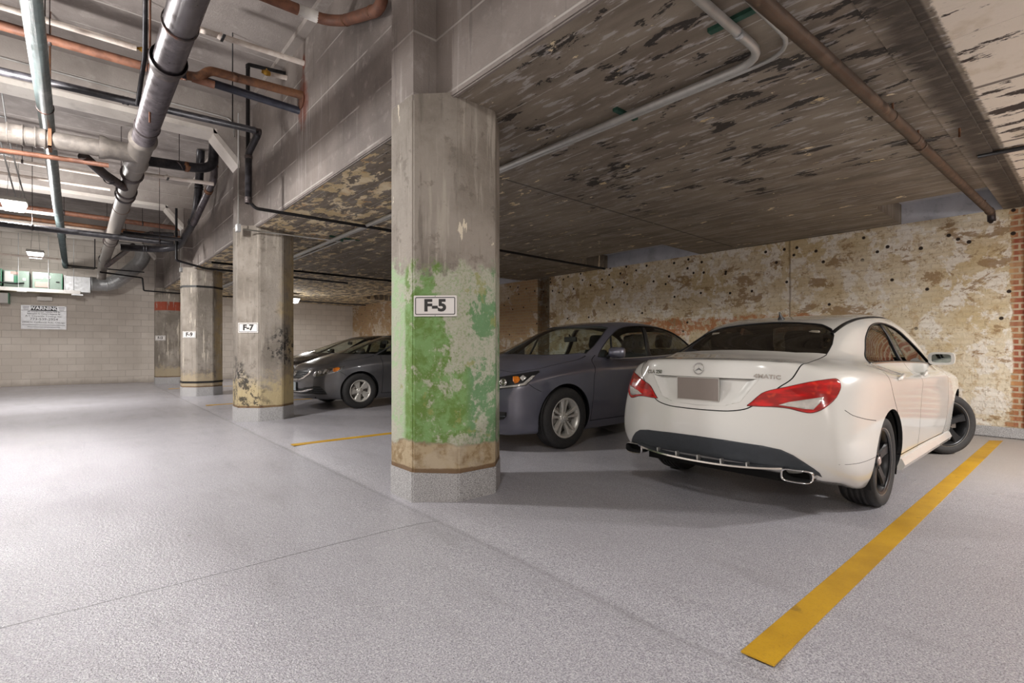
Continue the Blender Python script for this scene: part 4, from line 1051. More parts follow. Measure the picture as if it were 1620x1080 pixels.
    m=text_mesh('4MATIC',.036,.001,.0015,sx=1.25); place_flat(m,S,rear_ray,-.435,.935,.003,(0,-1,0)); obj('drive_lettering',m,CM['chrome'],t)
    # black diffuser, chrome blade, tips
    dif=symy([(0,.372),(.30,.366),(.50,.356),(.60,.352),(.655,.345),(.70,.318),(.695,.345),(.67,.375),(.63,.412),(.58,.452),(.52,.482),(.42,.498),(.2,.510),(0,.513)])
    df=obj('rear_diffuser',patch(S,dif,rear_ray,.004,.02,.03),CM['trimd'],t)
    for k in range(-2,3):
        b=bmesh.new(); y=k*.165; h=S.near(Vector((-1.05,y,.385))); xx=h[0].x-.03; box(b,xx+.012,xx+.05,y-.005,y+.005,.345,.378)
        obj('diffuser_fin',b,CM['satin'],df)
    b=bmesh.new(); prev=None
    for k in range(25):
        y=-.53+1.06*k/24; h=S.near(Vector((-1.1,y,.38)))[0]; x=h.x-.035*(1-(abs(y)/.53)**6); z=.338+.022*(abs(y)/.53)**2; rg=[b.verts.new(q) for q in ((x-.012,y,z),(x-.010,y,z+.011),(x+.05,y,z+.02),(x+.05,y,z))]
        if prev:
            for q in range(4): b.faces.new((prev[q],prev[(q+1)%4],rg[(q+1)%4],rg[q]))
        else: b.faces.new(rg)
        prev=rg
    b.faces.new(prev[::-1]); bmesh.ops.recalc_face_normals(b,faces=b.faces[:]); obj('chrome_blade',b,CM['chrome'],t)
    for s in (-1,1):
        b=bmesh.new(); prev=None; y0=.60*s; rgs=[]
        def sq(w_,h_,x,n=24):
            return [b.verts.new((x+.035*(abs(w_*math.cos(2*PI*k/n))/.09)*(1 if s*math.cos(2*PI*k/n)>0 else -.3),y0+w_*math.copysign(abs(math.cos(2*PI*k/n))**.45,math.cos(2*PI*k/n)),.325+.010*0+h_*math.copysign(abs(math.sin(2*PI*k/n))**.5,math.sin(2*PI*k/n)))) for k in range(n)]
        secs=[(.078,.036,-.83),(.084,.040,-.92),(.086,.041,-.945),(.080,.035,-.945),(.076,.031,-.935)]
        for w_,h_,x in secs:
            rg=sq(w_,h_,x)
            if prev: ring_join(b,prev,rg)
            prev=rg
        bmesh.ops.recalc_face_normals(b,faces=b.faces[:]); e=obj('exhaust_tip',b,CM['chrome'],t)
        b=bmesh.new()
        def sq2(w_,h_,x): return [b.verts.new((x,y0+w_*math.copysign(abs(math.cos(2*PI*k/24))**.45,math.cos(2*PI*k/24)),.325+h_*math.copysign(abs(math.sin(2*PI*k/24))**.5,math.sin(2*PI*k/24)))) for k in range(24)]
        A=sq2(.077,.032,-.93); B=sq2(.070,.026,-.86); ring_join(b,A,B); b.faces.new(B); bmesh.ops.recalc_face_normals(b,faces=b.faces[:]); obj('exhaust_bore',b,CM['well'],e)
    # aerial
    h=S.cast(*top_ray(.42,0)); z0=h[0].z
    b=bmesh.new(); prev=None
    for x,hw,z in ((.50,.010,.002),(.47,.022,.012),(.42,.024,.018),(.385,.012,.05),(.36,.006,.066),(.35,.003,.068)):
        pass
    secs=[(0.0,.10,.030),(.012,.085,.024),(.03,.05,.012),(.055,.035,.006),(.066,.018,.003)]
    for zz,ln,hw in secs:
        xc=.42-.045*(zz/.066); rg=[b.verts.new((xc+ln/2*math.cos(a),hw*math.sin(a),z0-.006+zz)) for a in [2*PI*k/16 for k in range(16)]]
        if prev: ring_join(b,prev,rg)
        prev=rg
    b.faces.new(prev); obj('aerial_fin',b,CM['trimk'],t)
    # front lamps (hidden side) and grille
    for s in (-1,1):
        hl_=[(s*.42,.70),(s*.56,.745),(s*.66,.76),(s*.70,.70),(s*.60,.63),(s*.46,.63)]
        o=obj('head_lamp',patch(S,hl_,front_ray,.004,.02,.03),CM['reflector'],t)
    obj('grille',patch(S,symy([(0,.50),(.3,.50),(.36,.60),(.33,.70),(0,.71)]),front_ray,.004,.02,.04),CM['trimk'],t)
    # wheels; the front pair is steered
    for x,st in ((0,0),(2.699,R(-36))):
        for s in (1,-1):
            wheel(t,'five',(x,s*.738,.3185),s,.3185,.225,.232,steer=st,phase=R(90))
            arch_liner(t,x,.33,.364,s,.50,.845)
    undertray(t,-.78,3.1,.56,.24)
    cabin(t,-.25,2.15,.70,.22,1.05,.42,1.95,CM['seatl'],zs=-.13)
    return t,S
cla,_=build_cla()
# ============================================================ the blue-grey saloon
ACC=dict(xs=[-.86,-.74,-.52,-.22,.10,.5,.95,1.35,1.7,2.0,2.3,2.65,3.05,3.32,3.42],
 top=[(1.05,.44,1.045,.60,1.02,.70,.95),(1.075,.46,1.065,.63,1.03,.765,.96),(1.115,.50,1.10,.68,1.04,.84,.965),(1.25,.54,1.225,.72,1.04,.885,.955),
  (1.375,.565,1.345,.755,1.02,.905,.945),(1.455,.58,1.42,.775,1.01,.912,.935),(1.49,.59,1.445,.785,1.0,.915,.925),(1.48,.595,1.435,.79,.99,.915,.92),
  (1.42,.605,1.37,.795,.985,.912,.91),(1.305,.635,1.245,.80,.98,.91,.905),(1.175,.665,1.11,.80,.97,.907,.895),(1.055,.60,1.03,.78,.955,.898,.87),(1.0,.55,.98,.74,.915,.86,.82),(.93,.50,.905,.66,.845,.77,.76),(.875,.46,.855,.60,.81,.70,.735)],
 bow=[-.12,-.10,-.10,-.10,-.06,-.03,0,.02,.06,.12,.17,.17,.10,.12,.13],
 rows=[[(-.86,.74,.28),(-.5,.83,.22),(0,.85,.19),(2.7,.85,.18),(3.2,.78,.20),(3.42,.66,.20)],
  [(-.86,.80,.38),(-.5,.88,.34),(0,.90,.32),(2.7,.90,.31),(3.2,.835,.30),(3.42,.72,.30)],
  [(-.86,.81,.60),(-.5,.895,.60),(0,.915,.60),(1.2,.912,.60),(2.6,.918,.58),(3.05,.88,.56),(3.25,.815,.54),(3.42,.725,.52)],
  [(-.86,.77,.82),(-.5,.875,.82),(0,.91,.82),(1.2,.918,.80),(2.3,.92,.80),(2.8,.90,.76),(3.1,.86,.71),(3.3,.79,.66),(3.42,.72,.64)]],
 rear=[-1.02,-1.08,-1.106,-1.08,-1.04],rc=[.02,0,0,0],front=[3.70,3.74,3.755,3.73,3.60],fc=[0,0,0,0],pr=2.5,pf=2.6,
 crease=[])
# ============================================================ the small grey saloon
CIV=dict(xs=[-.74,-.62,-.42,-.14,.15,.5,.9,1.3,1.65,1.95,2.25,2.6,2.95,3.18,3.28],
 top=[(1.04,.42,1.035,.56,1.015,.66,.95),(1.07,.44,1.06,.60,1.03,.72,.955),(1.12,.48,1.105,.65,1.04,.80,.96),(1.25,.52,1.225,.69,1.03,.84,.95),
  (1.355,.54,1.33,.715,1.01,.86,.935),(1.42,.555,1.385,.735,.995,.866,.925),(1.437,.56,1.40,.745,.985,.868,.915),(1.425,.565,1.385,.75,.975,.868,.905),
  (1.365,.58,1.315,.755,.97,.866,.895),(1.255,.605,1.19,.76,.96,.864,.885),(1.135,.635,1.06,.76,.945,.86,.87),(1.02,.57,.99,.74,.92,.85,.84),(.94,.52,.915,.70,.865,.81,.77),(.855,.46,.835,.62,.79,.72,.71),(.80,.42,.785,.55,.755,.645,.685)],
 bow=[-.12,-.1,-.1,-.1,-.06,-.03,0,.02,.06,.14,.2,.2,.12,.12,.13],
 rows=[[(-.74,.70,.28),(-.4,.79,.22),(0,.81,.19),(2.6,.81,.18),(3.05,.74,.19),(3.28,.62,.20)],
  [(-.74,.76,.38),(-.4,.835,.34),(0,.855,.32),(2.6,.855,.30),(3.05,.79,.29),(3.28,.67,.29)],
  [(-.74,.77,.60),(-.4,.85,.60),(0,.87,.60),(1.2,.868,.60),(2.5,.874,.58),(2.9,.835,.55),(3.1,.775,.53),(3.28,.68,.50)],
  [(-.74,.73,.82),(-.4,.83,.82),(0,.866,.82),(1.2,.873,.79),(2.2,.876,.79),(2.7,.855,.74),(3.0,.815,.69),(3.16,.745,.64),(3.28,.67,.61)]],
 rear=[-.88,-.94,-.966,-.94,-.90],rc=[.02,0,0,0],front=[3.54,3.58,3.59,3.57,3.44],fc=[0,0,0,0],pr=2.5,pf=2.6,crease=[])
def diag_ray(s):
    r2=1/math.sqrt(2)   # u runs along (-1, s)/sqrt2
    return lambda u,v:(Vector((-u*r2,u*s*r2,v))+Vector((1,s,0))*r2*5.0,Vector((-r2,-s*r2,0)))
def build_saloon(label,loc,spec,O,paint,wheels=True,detail=True):
    t=thing('sedan_car',label,'car',(loc[0],loc[1],0),PI)
    base=car_cage(spec); S=Surf(base); WB=O['wb']; Rw=O['tyre']; za=Rw+.01
    dlo=smooth_poly(O['dlo'],3,sharp=(0,)); ws=sym(O['ws']); rg=sym(O['rg'])
    holes=[(dlo,SIDE(1)),(dlo,SIDE(-1)),(rg,TOPP(.95)),(ws,TOPP(.93))]; slots=[]
    for s in (1,-1):
        f=lambda u,v,tt,s=s:(u,s*(.66+.5*tt),v)
        for L in (O['doorA'],O['doorB'],O['doorC']): slots.append((ribbon(smooth_poly(L,4,False),.007),f))
        slots.append((ribbon([(O['doorA'][-1][0],O['doorA'][-1][1]+.006),(O['doorC'][-1][0],O['doorC'][-1][1]+.006)],.007),f))
    hd=smooth_poly(O['hood'],4,False); hl=hd+[(x,-y) for x,y in hd[::-1]]
    slots.append((ribbon(hl,.007),TOPP(.62)))
    ar=[(x,za,O['arch'],s) for x in (0,WB) for s in (1,-1)]
    seeds=[]
    for s in (1,-1): seeds+=[('front_door',(O['doorA'][-1][0]-.4,s*1.1,.6)),('rear_door',(O['doorB'][-1][0]-.3,s*1.1,.6))]
    seeds+=[('hood',(WB+.1,0,1.3))]
    P=build_shell(t,S,base,paint,holes,slots,ar,seeds)
    obj('rear_window',patch(S,rg,top_ray,-.007,.004,.025),CM['glassm'],t); obj('windscreen',patch(S,ws,top_ray,-.007,.004,.025),O.get('wsglass',CM['glass']),t)
    obj('windscreen_seal',strip(S,ws,top_ray,.007,-.004,closed=True),CM['trimk'],t)
    xb=O['bp']
    for s in (1,-1):
        obj('side_window',patch(S,[p for p in dlo if p[0]>xb-.03] ,side_ray(s),-.008,.004,.025),CM['glass'],t)
        obj('side_window',patch(S,[p for p in dlo if p[0]<xb+.05],side_ray(s),-.008,.004,.025),CM['glassm'],t)
        zt=max(p[1] for p in dlo)
        obj('window_pillar',patch(S,[(xb-.03,.99),(xb+.05,.99),(xb-.03,zt-.02),(xb-.10,zt-.02)],side_ray(s),-.003,.02,.04),CM['trimk'],t)
        if O.get('sail'): obj('quarter_bar',patch(S,O['sail'],side_ray(s),-.003,.015,.03),CM['trimk'],t)
        obj('window_trim',strip(S,dlo,side_ray(s),.006,.0,closed=True),CM['trimk'],t)
        low=[p for p in dlo if p[1]<1.05 and -.1<p[0]<O['dlo'][0][0]-.05]; low=sorted(low,reverse=True)
        if O.get('chrome',True) and len(low)>2: obj('chrome_strip',strip(S,[(x,z-.008) for x,z in low],side_ray(s),.0055,.003),CM['satin'],t)
        mx,mz=O['mir']; door_mirror(t,s,mx,O['miry'],mz,paint,.95)
        for hx,hz in O['handles']: door_handle(t,S,s,hx,hz,paint)
        dr=diag_ray(s)
        g=obj('head_lamp',patch(S,smooth_poly(O['hl'],2,sharp=range(len(O['hl']))),dr,.002,.015,.025),CM['trimk'] if O.get('dark_hl') else CM['reflector'],t)
        obj('indicator_lens',patch(S,O['amber'],dr,.006,.006,.02),CM['amber'],g)
        for k,(u,z,r) in enumerate(O['bulbs']):
            p,n=S.cast(*dr(u,z)); b=bmesh.new(); lathe(b,[(.0,.004),(r*.45,.007),(r*.55,.002),(r*.72,.010),(r*.95,.012),(r,.002)],20); m=bpy.data.meshes.new('b'); b.to_mesh(m); b.free(); place_flat(m,S,dr,u,z,.002,(0,-s,0)); obj('lamp_projector',m,CM['chrome'],g)
        for k,q in enumerate(O.get('strips',[])): obj('running_light_strip',patch(S,q,dr,.007,.006,.02),CM['clear'],g)
        obj('lamp_cover',patch(S,smooth_poly(O['hl'],2,sharp=range(len(O['hl']))),dr,.014,.012,.03),CM['lensg'],g)
        if 'fog' in O:
            fg=obj('bumper_vent',patch(S,O['fog'],dr,.003,.012,.03),CM['trimk'],t)
            b=bmesh.new()
            for q in O.get('slats',[]): strip(S,q,dr,.006,.006,bm=b)
            if len(b.verts): obj('vent_slat',b,CM['trimd'],fg)
            else: b.free()
        if 'seam' in O: obj('bumper_seam',strip(S,O['seam'],side_ray(s),.003,-.001),CM['gap'],t)
        # tail lamps
        tl=[(-O['tl'][0],.96),(-O['tl'][0]+.30,.95),(-O['tl'][0]+.28,.88),(-O['tl'][0]+.05,.74),(-O['tl'][0],.74)]
        obj('tail_lamp',patch(S,[(s*y,z) for y,z in O['tail']],rear_ray,.004,.015,.03),CM['red'],t)
    if 'grille' in O:
        g=obj('grille',patch(S,symy(O['grille']),front_ray,.002,.012,.03),CM['trimk'],t)
        b=bmesh.new()
        for z in O.get('gbars',[]):
            L=[(-y,z_) for y,z_ in z[::-1]]+z if False else z
            strip(S,L,front_ray,.006,.008,bm=b)
        if len(b.verts): obj('grille_bar',b,CM['trimd'],g)
        else: b.free()
        if 'gchrome' in O:
            obj('grille_surround',patch(S,O['gchrome'],front_ray,.010,.014,.02),CM['chrome'],g)
        # badge: a letter H in an upright frame
        if 'badge' in O:
            yb,zb,k=O['badge']
            b=bmesh.new(); hw,hh=.052*k,.042*k
            rr_=[(hw*math.copysign(abs(math.cos(a))**.45,math.cos(a))*(1+.12*math.sin(a)),hh*math.copysign(abs(math.sin(a))**.5,math.sin(a)),.006) for a in [2*PI*q/32 for q in range(33)]]
            tube(b,rr_,.0045*k,6,caps=False)
            for sx in (-1,1):
                A=[b.verts.new(q) for q in ((sx*.026*k,-.032*k,.004),(sx*.014*k,-.032*k,.004),(sx*.017*k,.032*k,.004),(sx*.034*k,.032*k,.004))]; B=[b.verts.new(v.co+Vector((0,0,.007))) for v in A]; ring_join(b,A,B); b.faces.new(B)
            A=[b.verts.new(q) for q in ((-.020*k,-.006*k,.004),(.020*k,-.006*k,.004),(.020*k,.006*k,.004),(-.020*k,.006*k,.004))]; B=[b.verts.new(v.co+Vector((0,0,.006))) for v in A]; ring_join(b,A,B); b.faces.new(B)
            bmesh.ops.recalc_face_normals(b,faces=b.faces[:])
            m=bpy.data.meshes.new('h'); b.to_mesh(m); b.free(); place_flat(m,S,front_ray,yb,zb,.010,(0,1,0)); obj('badge',m,CM['chrome'],g)
    if 'intake' in O:
        g=obj('lower_intake',patch(S,symy(O['intake']),front_ray,.003,.012,.03),CM['trimk'],t)
        if 'ichrome' in O:
            for s in (1,-1): obj('intake_blade',patch(S,[(y*s,z) for y,z in O['ichrome']],front_ray,.014,.02,.03),CM['chrome'],g)
    if 'plate' in O:
        z=O['plate']; h=S.near(Vector((5,0,z)))[0]; obj('number_plate',bx(-.006,.006,-.152,.152,-.076,.076,bevel=.002),simple('pale_blue_plate',0xb9c6cc,.4),t,(h.x+.014,0,z))
    for x in (0,WB):
        for s in (1,-1):
            wheel(t,O['wkind'],(x,s*O['track'],Rw),s,Rw,O.get('tw',.215),O['rim'],phase=R(O.get('ph',100))+(0 if x else .4),steer=R(O.get('steer',0)) if x else 0)
            arch_liner(t,x,za,O['arch']+.003,s,.48,O['track']+.05)
    undertray(t,-.7,WB+.72,.55,.21)
    cabin(t,-.25,WB-.25,O['track']-.08,.22,O['seatx'],O['seatx']-.78,O['dash'],CM['seat'],zs=-.06)
    return t
ACO=dict(wb=2.776,tyre=.340,rim=.224,arch=.374,track=.80,wkind='split',ph=92,bp=1.02,miry=.80,mir=(1.95,1.0),handles=[(.28,.90),(1.30,.89)],seatx=1.15,dash=2.15,
 dlo=[(2.10,1.012),(1.96,1.124),(1.75,1.258),(1.55,1.353),(1.35,1.398),(1.1,1.418),(.83,1.422),(.5,1.405),(.2,1.352),(-.02,1.275),(-.20,1.16),(-.20,1.06),(.1,1.038),(.47,1.029),(1.06,1.008),(1.62,.995)],
 ws=[(2.90,0),(2.86,.25),(2.74,.50),(2.52,.66),(2.28,.742),(2.10,.712),(1.87,.648),(1.66,.575),(1.72,.4),(1.79,.2),(1.81,0)],
 rg=[(.13,0),(.11,.3),(.03,.51),(-.25,.59),(-.50,.60),(-.62,.4),(-.67,0)],
 doorA=[(2.14,1.03),(2.27,.95),(2.33,.80),(2.34,.60),(2.36,.45),(2.38,.27)],doorB=[(1.07,1.02),(1.06,.80),(1.02,.5),(1.0,.27)],doorC=[(-.16,1.09),(-.19,.98),(-.12,.84),(.10,.72),(.30,.60),(.36,.45),(.36,.27)],
 hood=[(2.30,.755),(2.54,.775),(2.92,.775),(3.10,.75),(3.35,.62),(3.52,.35),(3.56,0)],
 hl=[(-2.40,.775),(-2.22,.788),(-2.075,.802),(-1.875,.834),(-1.73,.856),(-1.638,.869),(-1.62,.855),(-1.665,.821),(-1.76,.72),(-1.84,.705),(-1.985,.689),(-2.07,.676),(-2.34,.665)],dark_hl=True,
 amber=[(-1.906,.811),(-1.849,.814),(-1.825,.785),(-1.846,.753),(-1.878,.741),(-1.903,.768)],bulbs=[(-2.005,.752,.042),(-2.17,.745,.045)],
 strips=[[(-2.34,.674),(-2.07,.685),(-1.985,.697),(-1.84,.713),(-1.765,.73),(-1.672,.818),(-1.70,.820),(-1.795,.745),(-1.86,.730),(-1.985,.714),(-2.07,.702),(-2.34,.69)],[(-1.83,.80),(-1.80,.825),(-1.76,.80),(-1.80,.765)]],
 fog=[(-2.36,.452),(-2.07,.447),(-1.965,.443),(-1.967,.40),(-1.995,.369),(-2.07,.352),(-2.36,.34)],slats=[[(-2.36,.395),(-2.1,.395),(-1.98,.398)]],
 seam=[(3.26,.735),(3.20,.69),(3.12,.65)],tl=(1,),tail=[(.46,.98),(.62,.97),(.72,.94),(.76,.86),(.72,.78),(.5,.80)],
 grille=[(0,.60),(.26,.61),(.36,.68),(.38,.77),(0,.79)],gchrome=[(-.37,.735),(.37,.735),(.375,.765),(-.375,.765)],badge=(0,.735,1.1),intake=[(0,.30),(.40,.31),(.46,.42),(0,.44)],plate=.52,
 sail=[(1.80,1.0),(1.83,1.0),(1.74,1.265),(1.71,1.275)])
CIO=dict(wb=2.67,tyre=.325,rim=.205,arch=.357,track=.765,wkind='swirl',ph=60,bp=.95,miry=.77,mir=(1.92,.97),handles=[(.22,.89),(1.18,.88)],seatx=1.05,dash=2.15,tw=.205,
 dlo=[(2.28,.985),(2.10,1.075),(1.9,1.165),(1.68,1.255),(1.45,1.325),(1.2,1.362),(.9,1.375),(.55,1.365),(.25,1.325),(.02,1.245),(-.12,1.15),(-.12,1.05),(.2,1.025),(.9,1.0),(1.6,.98)],
 ws=[(2.83,0),(2.81,.2),(2.70,.42),(2.52,.60),(2.31,.70),(2.12,.672),(1.85,.61),(1.58,.54),(1.62,.35),(1.66,.15),(1.67,0)],
 rg=[(.15,0),(.13,.3),(.06,.48),(-.2,.56),(-.42,.57),(-.52,.4),(-.57,0)],
 doorA=[(2.20,1.0),(2.24,.9),(2.23,.7),(2.24,.5),(2.25,.26)],doorB=[(1.0,1.0),(1.0,.8),(.97,.5),(.95,.26)],doorC=[(-.10,1.08),(-.13,.95),(-.05,.82),(.14,.70),(.32,.58),(.36,.45),(.36,.26)],
 hood=[(2.34,.715),(2.55,.735),(2.80,.72),(2.98,.68),(3.20,.56),(3.36,.35),(3.42,0)],
 hl=[(-2.053,.625),(-2.02,.700),(-1.99,.712),(-1.919,.731),(-1.731,.763),(-1.521,.786),(-1.575,.72),(-1.667,.671),(-1.837,.626),(-2.024,.590)],
 amber=[(-1.709,.748),(-1.614,.768),(-1.585,.745),(-1.602,.715),(-1.667,.682),(-1.70,.70)],bulbs=[(-1.93,.672,.036),(-1.79,.70,.034)],
 strips=[[(-2.045,.62),(-2.015,.695),(-1.99,.70),(-2.0,.61)],[(-1.87,.66),(-1.84,.735),(-1.81,.735),(-1.85,.65)]],
 fog=[(-2.06,.432),(-1.98,.436),(-1.895,.425),(-1.83,.35),(-1.785,.282),(-1.99,.286),(-2.1,.30)],slats=[[(-2.05,.395),(-1.89,.392)],[(-2.05,.36),(-1.86,.355)],[(-2.05,.325),(-1.84,.318)]],
 seam=[(3.05,.70),(2.99,.66),(2.93,.62)],tl=(1,),tail=[(.40,.99),(.56,.99),(.68,.95),(.71,.86),(.66,.78),(.44,.82)],
 grille=[(0,.545),(.27,.55),(.37,.60),(.46,.715),(.44,.725),(0,.705)],gchrome=[(-.49,.725),(-.455,.64),(-.36,.565),(-.25,.53),(0,.52),(.25,.53),(.36,.565),(.455,.64),(.49,.725),(.445,.722),(.41,.65),(.335,.59),(.24,.557),(0,.548),(-.24,.557),(-.335,.59),(-.41,.65),(-.445,.722)],
 gbars=[[(y/10,.585+.03*k+.0*abs(y)) for y in range(-3-k//2,4+k//2)] for k in range(4)],badge=(0,.640,1.15),
 intake=[(0,.285),(.5,.29),(.56,.33),(.52,.425),(.40,.415),(.30,.385),(0,.385)],ichrome=[(.0,.305),(.3,.312),(.42,.33),(.52,.37),(.545,.385),(.50,.385),(.36,.352),(.2,.33),(0,.325)],plate=.415,chrome=False)
build_saloon('blue-grey four door sedan parked nose out right of the green column',(6.92,4.83),ACC,ACO,m_paint('blue_grey_paint',(104,105,119),.5,.28,1,dust=.10))
build_saloon('smaller dark grey sedan parked nose out between the F-7 and F-5 columns',(6.67,9.86),CIV,CIO,m_paint('dark_grey_paint',(96,96,99),.5,.3,1,dust=.12))
build_saloon('black sedan mostly hidden behind the small dark grey sedan',(7.0,12.45),CIV,CIO,m_paint('black_paint',(26,24,25),.2,.25,1,dust=.08))
# ============================================================ pipework over the aisle
def collar(parent,name,p,d,r,L,mat,bead=True,n=20):
    b=bmesh.new(); d=Vector(d).normalized(); p=Vector(p)
    prof=[(-L/2,r*1.0),(-L/2+.004,r*1.13),(-L/2+.016,r*1.15),(-L/2+.022,r*1.04),(L/2-.022,r*1.04),(L/2-.016,r*1.15),(L/2-.004,r*1.13),(L/2,r*1.0)] if bead else [(-L/2,r*.98),(-L/2,r*1.06),(L/2,r*1.06),(L/2,r*.98)]
    tube(b,[p+d*a for a,_ in prof],[q for _,q in prof],n,caps=False); return obj(name,b,mat,parent)
def rod(parent,x,y,z0,z1,r=.006,mat=None):
    b=bmesh.new(); tube(b,[(x,y,z0),(x,y,z1)],r,6); return obj('hanger_rod',b,mat or M['hub'],parent)
def loop(parent,p,d,r,mat=None):
    """clevis ring round a pipe"""
    d=Vector(d).normalized(); a,b_=frame(d); bm=bmesh.new(); p=Vector(p); n=24
    for sgn in (0,):
        R0=[];R1=[];R2=[];R3=[]
        for k in range(n):
            u=a*math.cos(2*PI*k/n)+b_*math.sin(2*PI*k/n)
            R0.append(bm.verts.new(p-d*.014+u*r*1.0)); R1.append(bm.verts.new(p-d*.014+u*(r+.007))); R2.append(bm.verts.new(p+d*.014+u*(r+.007))); R3.append(bm.verts.new(p+d*.014+u*r))
        ring_join(bm,R0,R1); ring_join(bm,R1,R2); ring_join(bm,R2,R3)
    return obj('hanger_ring',bm,mat or M['hub'],parent)
def pipe(label,pts,r,mat,bend=.0,joints=(),hang=(),name='overhead_pipe',cat='pipe',group=None,jm=None,top=ZA,caps=True,n=18,end=None):
    t=thing(name,label,cat,(0,0,0),0,group); P=fillet(pts,bend,6) if bend else [Vector(p) for p in pts]
    b=bmesh.new(); tube(b,P,r,n,caps); obj('pipe_run',b,mat,t)
    for j in joints:   # (point, dir, length)
        collar(t,'coupling',j[0],j[1],r,j[2],jm or mat,j[3] if len(j)>3 else True)
    for h in hang:     # (x,y,z)
        d=Vector(P[-1])-Vector(P[0]); loop(t,h[:3],d,r*1.02); rod(t,h[0],h[1],h[2]+r,h[3] if len(h)>3 else top)
    return t
Yd=(0,1,0); Xd=(1,0,0)
# 1 the big cast-iron drain along the aisle
BX,BZ,BR=.585,3.50,.112
t=pipe('large dark cast iron drain pipe running along the aisle under the slab',[(BX,1.6,BZ),(BX,7.2,BZ)],BR,M['cast'],joints=[],hang=[(BX,4.45,BZ),(BX,6.75,BZ)],name='drain_pipe')
for y in (5.15,): 
    b=bmesh.new(); tube(b,[(BX,y-.10,BZ),(BX,y-.07,BZ),(BX,y-.05,BZ),(BX,y+.05,BZ),(BX,y+.09,BZ)],[BR*1.2,BR*1.26,BR*1.2,BR*1.08,BR],24,False); obj('pipe_hub',b,M['hub'],t)
b=bmesh.new(); tube(b,[(BX,7.12,BZ),(BX,7.16,BZ),(BX,7.22,BZ),(BX,7.3,BZ),(BX,8.05,BZ),(BX,8.12,BZ),(BX,8.18,BZ),(BX,8.24,BZ)],[BR,BR*1.24,BR*1.24,BR*1.08,BR*1.08,BR*1.22,BR*1.22,BR],24,False)
tube(b,[(BX-.02,7.75,BZ-.01),(BX-.28,7.70,BZ-.03),(BX-.34,7.69,BZ-.03),(BX-.38,7.69,BZ-.03)],[BR,BR*.98,BR*1.2,BR*1.2],24,False); obj('tee_fitting',b,M['cast2'],t)
b=bmesh.new(); tube(b,[(BX,8.2,BZ),(BX,18.6,BZ-.03)],BR,24,False); obj('pipe_length',b,M['cast2'],t)
for y in (8.75,9.75,10.05,13.6,14.2,14.6,17.6):
    b=bmesh.new(); tube(b,[(BX,y-.09,BZ),(BX,y-.06,BZ),(BX,y-.03,BZ),(BX,y+.05,BZ),(BX,y+.10,BZ)],[BR*1.05,BR*1.22,BR*1.2,BR*1.08,BR],24,False); obj('pipe_hub',b,M['hub'],t)
b=bmesh.new(); tube(b,fillet([(BX,18.5,BZ-.03),(BX,19.1,BZ-.05),(BX-.02,19.25,BZ-.35)],.25),BR,24); obj('end_bend',b,M['cast2'],t)
for y in (10.9,16.2): loop(t,(BX,y,BZ),Yd,BR*1.02,M['rust2']); rod(t,BX,y,BZ+BR,ZA)
# stencilled numbers along the drain
m=text_mesh('7.45 TYLER',.10,.001,.0006,align='LEFT'); a_=R(205)
Mx=Matrix(((0,0,0,0),)*4)
def on_pipe(me,y0,ang,r,x0=BX,z0=BZ,flip=1):
    for v in me.vertices:
        u,h=v.co.x,v.co.y; th=ang+h/r; v.co=Vector((x0+(r+.0015+v.co.z)*math.cos(th),y0+flip*u,z0+(r+.0015+v.co.z)*math.sin(th)))
    return me
bpy.data.meshes.remove(m)
# 2 pale horizontal branch coming in from the left
t=pipe('wide pale branch drain coming from the left into the big dark drain pipe',[(-4.5,7.60,3.12),(-.42,7.69,3.43)],.098,M['cast2'],name='branch_drain',joints=[((-.50,7.69,3.43),Xd,.14),((-.30,7.69,3.44),Xd,.10)],jm=M['cast2'])
b=bmesh.new(); tube(b,[(-.42,7.69,3.43),(.25,7.70,3.46)],.096,20,False); obj('pipe_length',b,M['cast2'],t)
b=bmesh.new(); box(b,-.235,-.205,7.585,7.60,3.33,3.62); box(b,-.235,-.205,7.79,7.805,3.33,3.62); box(b,-.235,-.205,7.585,7.805,3.605,3.62); box(b,-.235,-.205,7.585,7.805,3.33,3.345); obj('pipe_saddle',b,M['rust2'],t); rod(t,-.22,7.69,3.62,ZA,.010,M['rust2'])
b=bmesh.new(); box(b,-.25,-.19,7.66,7.72,3.62,3.72); obj('rod_socket',b,M['hub'],t)
pipe('thin rusty pipe tucked just under the wide pale branch drain',[(-4.5,7.78,3.03),(-.1,7.86,3.30),(.3,7.9,3.33)],.028,M['rust'],name='branch_pipe')
# 3 the greenish pipe along the aisle
GX,GZ=-.243,3.602
pipe('greenish grey pipe running along the aisle above the hanging lamps',[(GX,1.5,GZ),(GX,20.6,GZ-.02)],.066,M['green'],name='overhead_pipe',joints=[((GX,6.05,GZ),Yd,.03,False),((GX,12.3,GZ),Yd,.05,False),((GX,15.2,GZ),Yd,.06),((GX,20.35,GZ),Yd,.12)],hang=[(GX,7.15,GZ),(GX,14.9,GZ),(GX,20.0,GZ)],jm=M['green'])
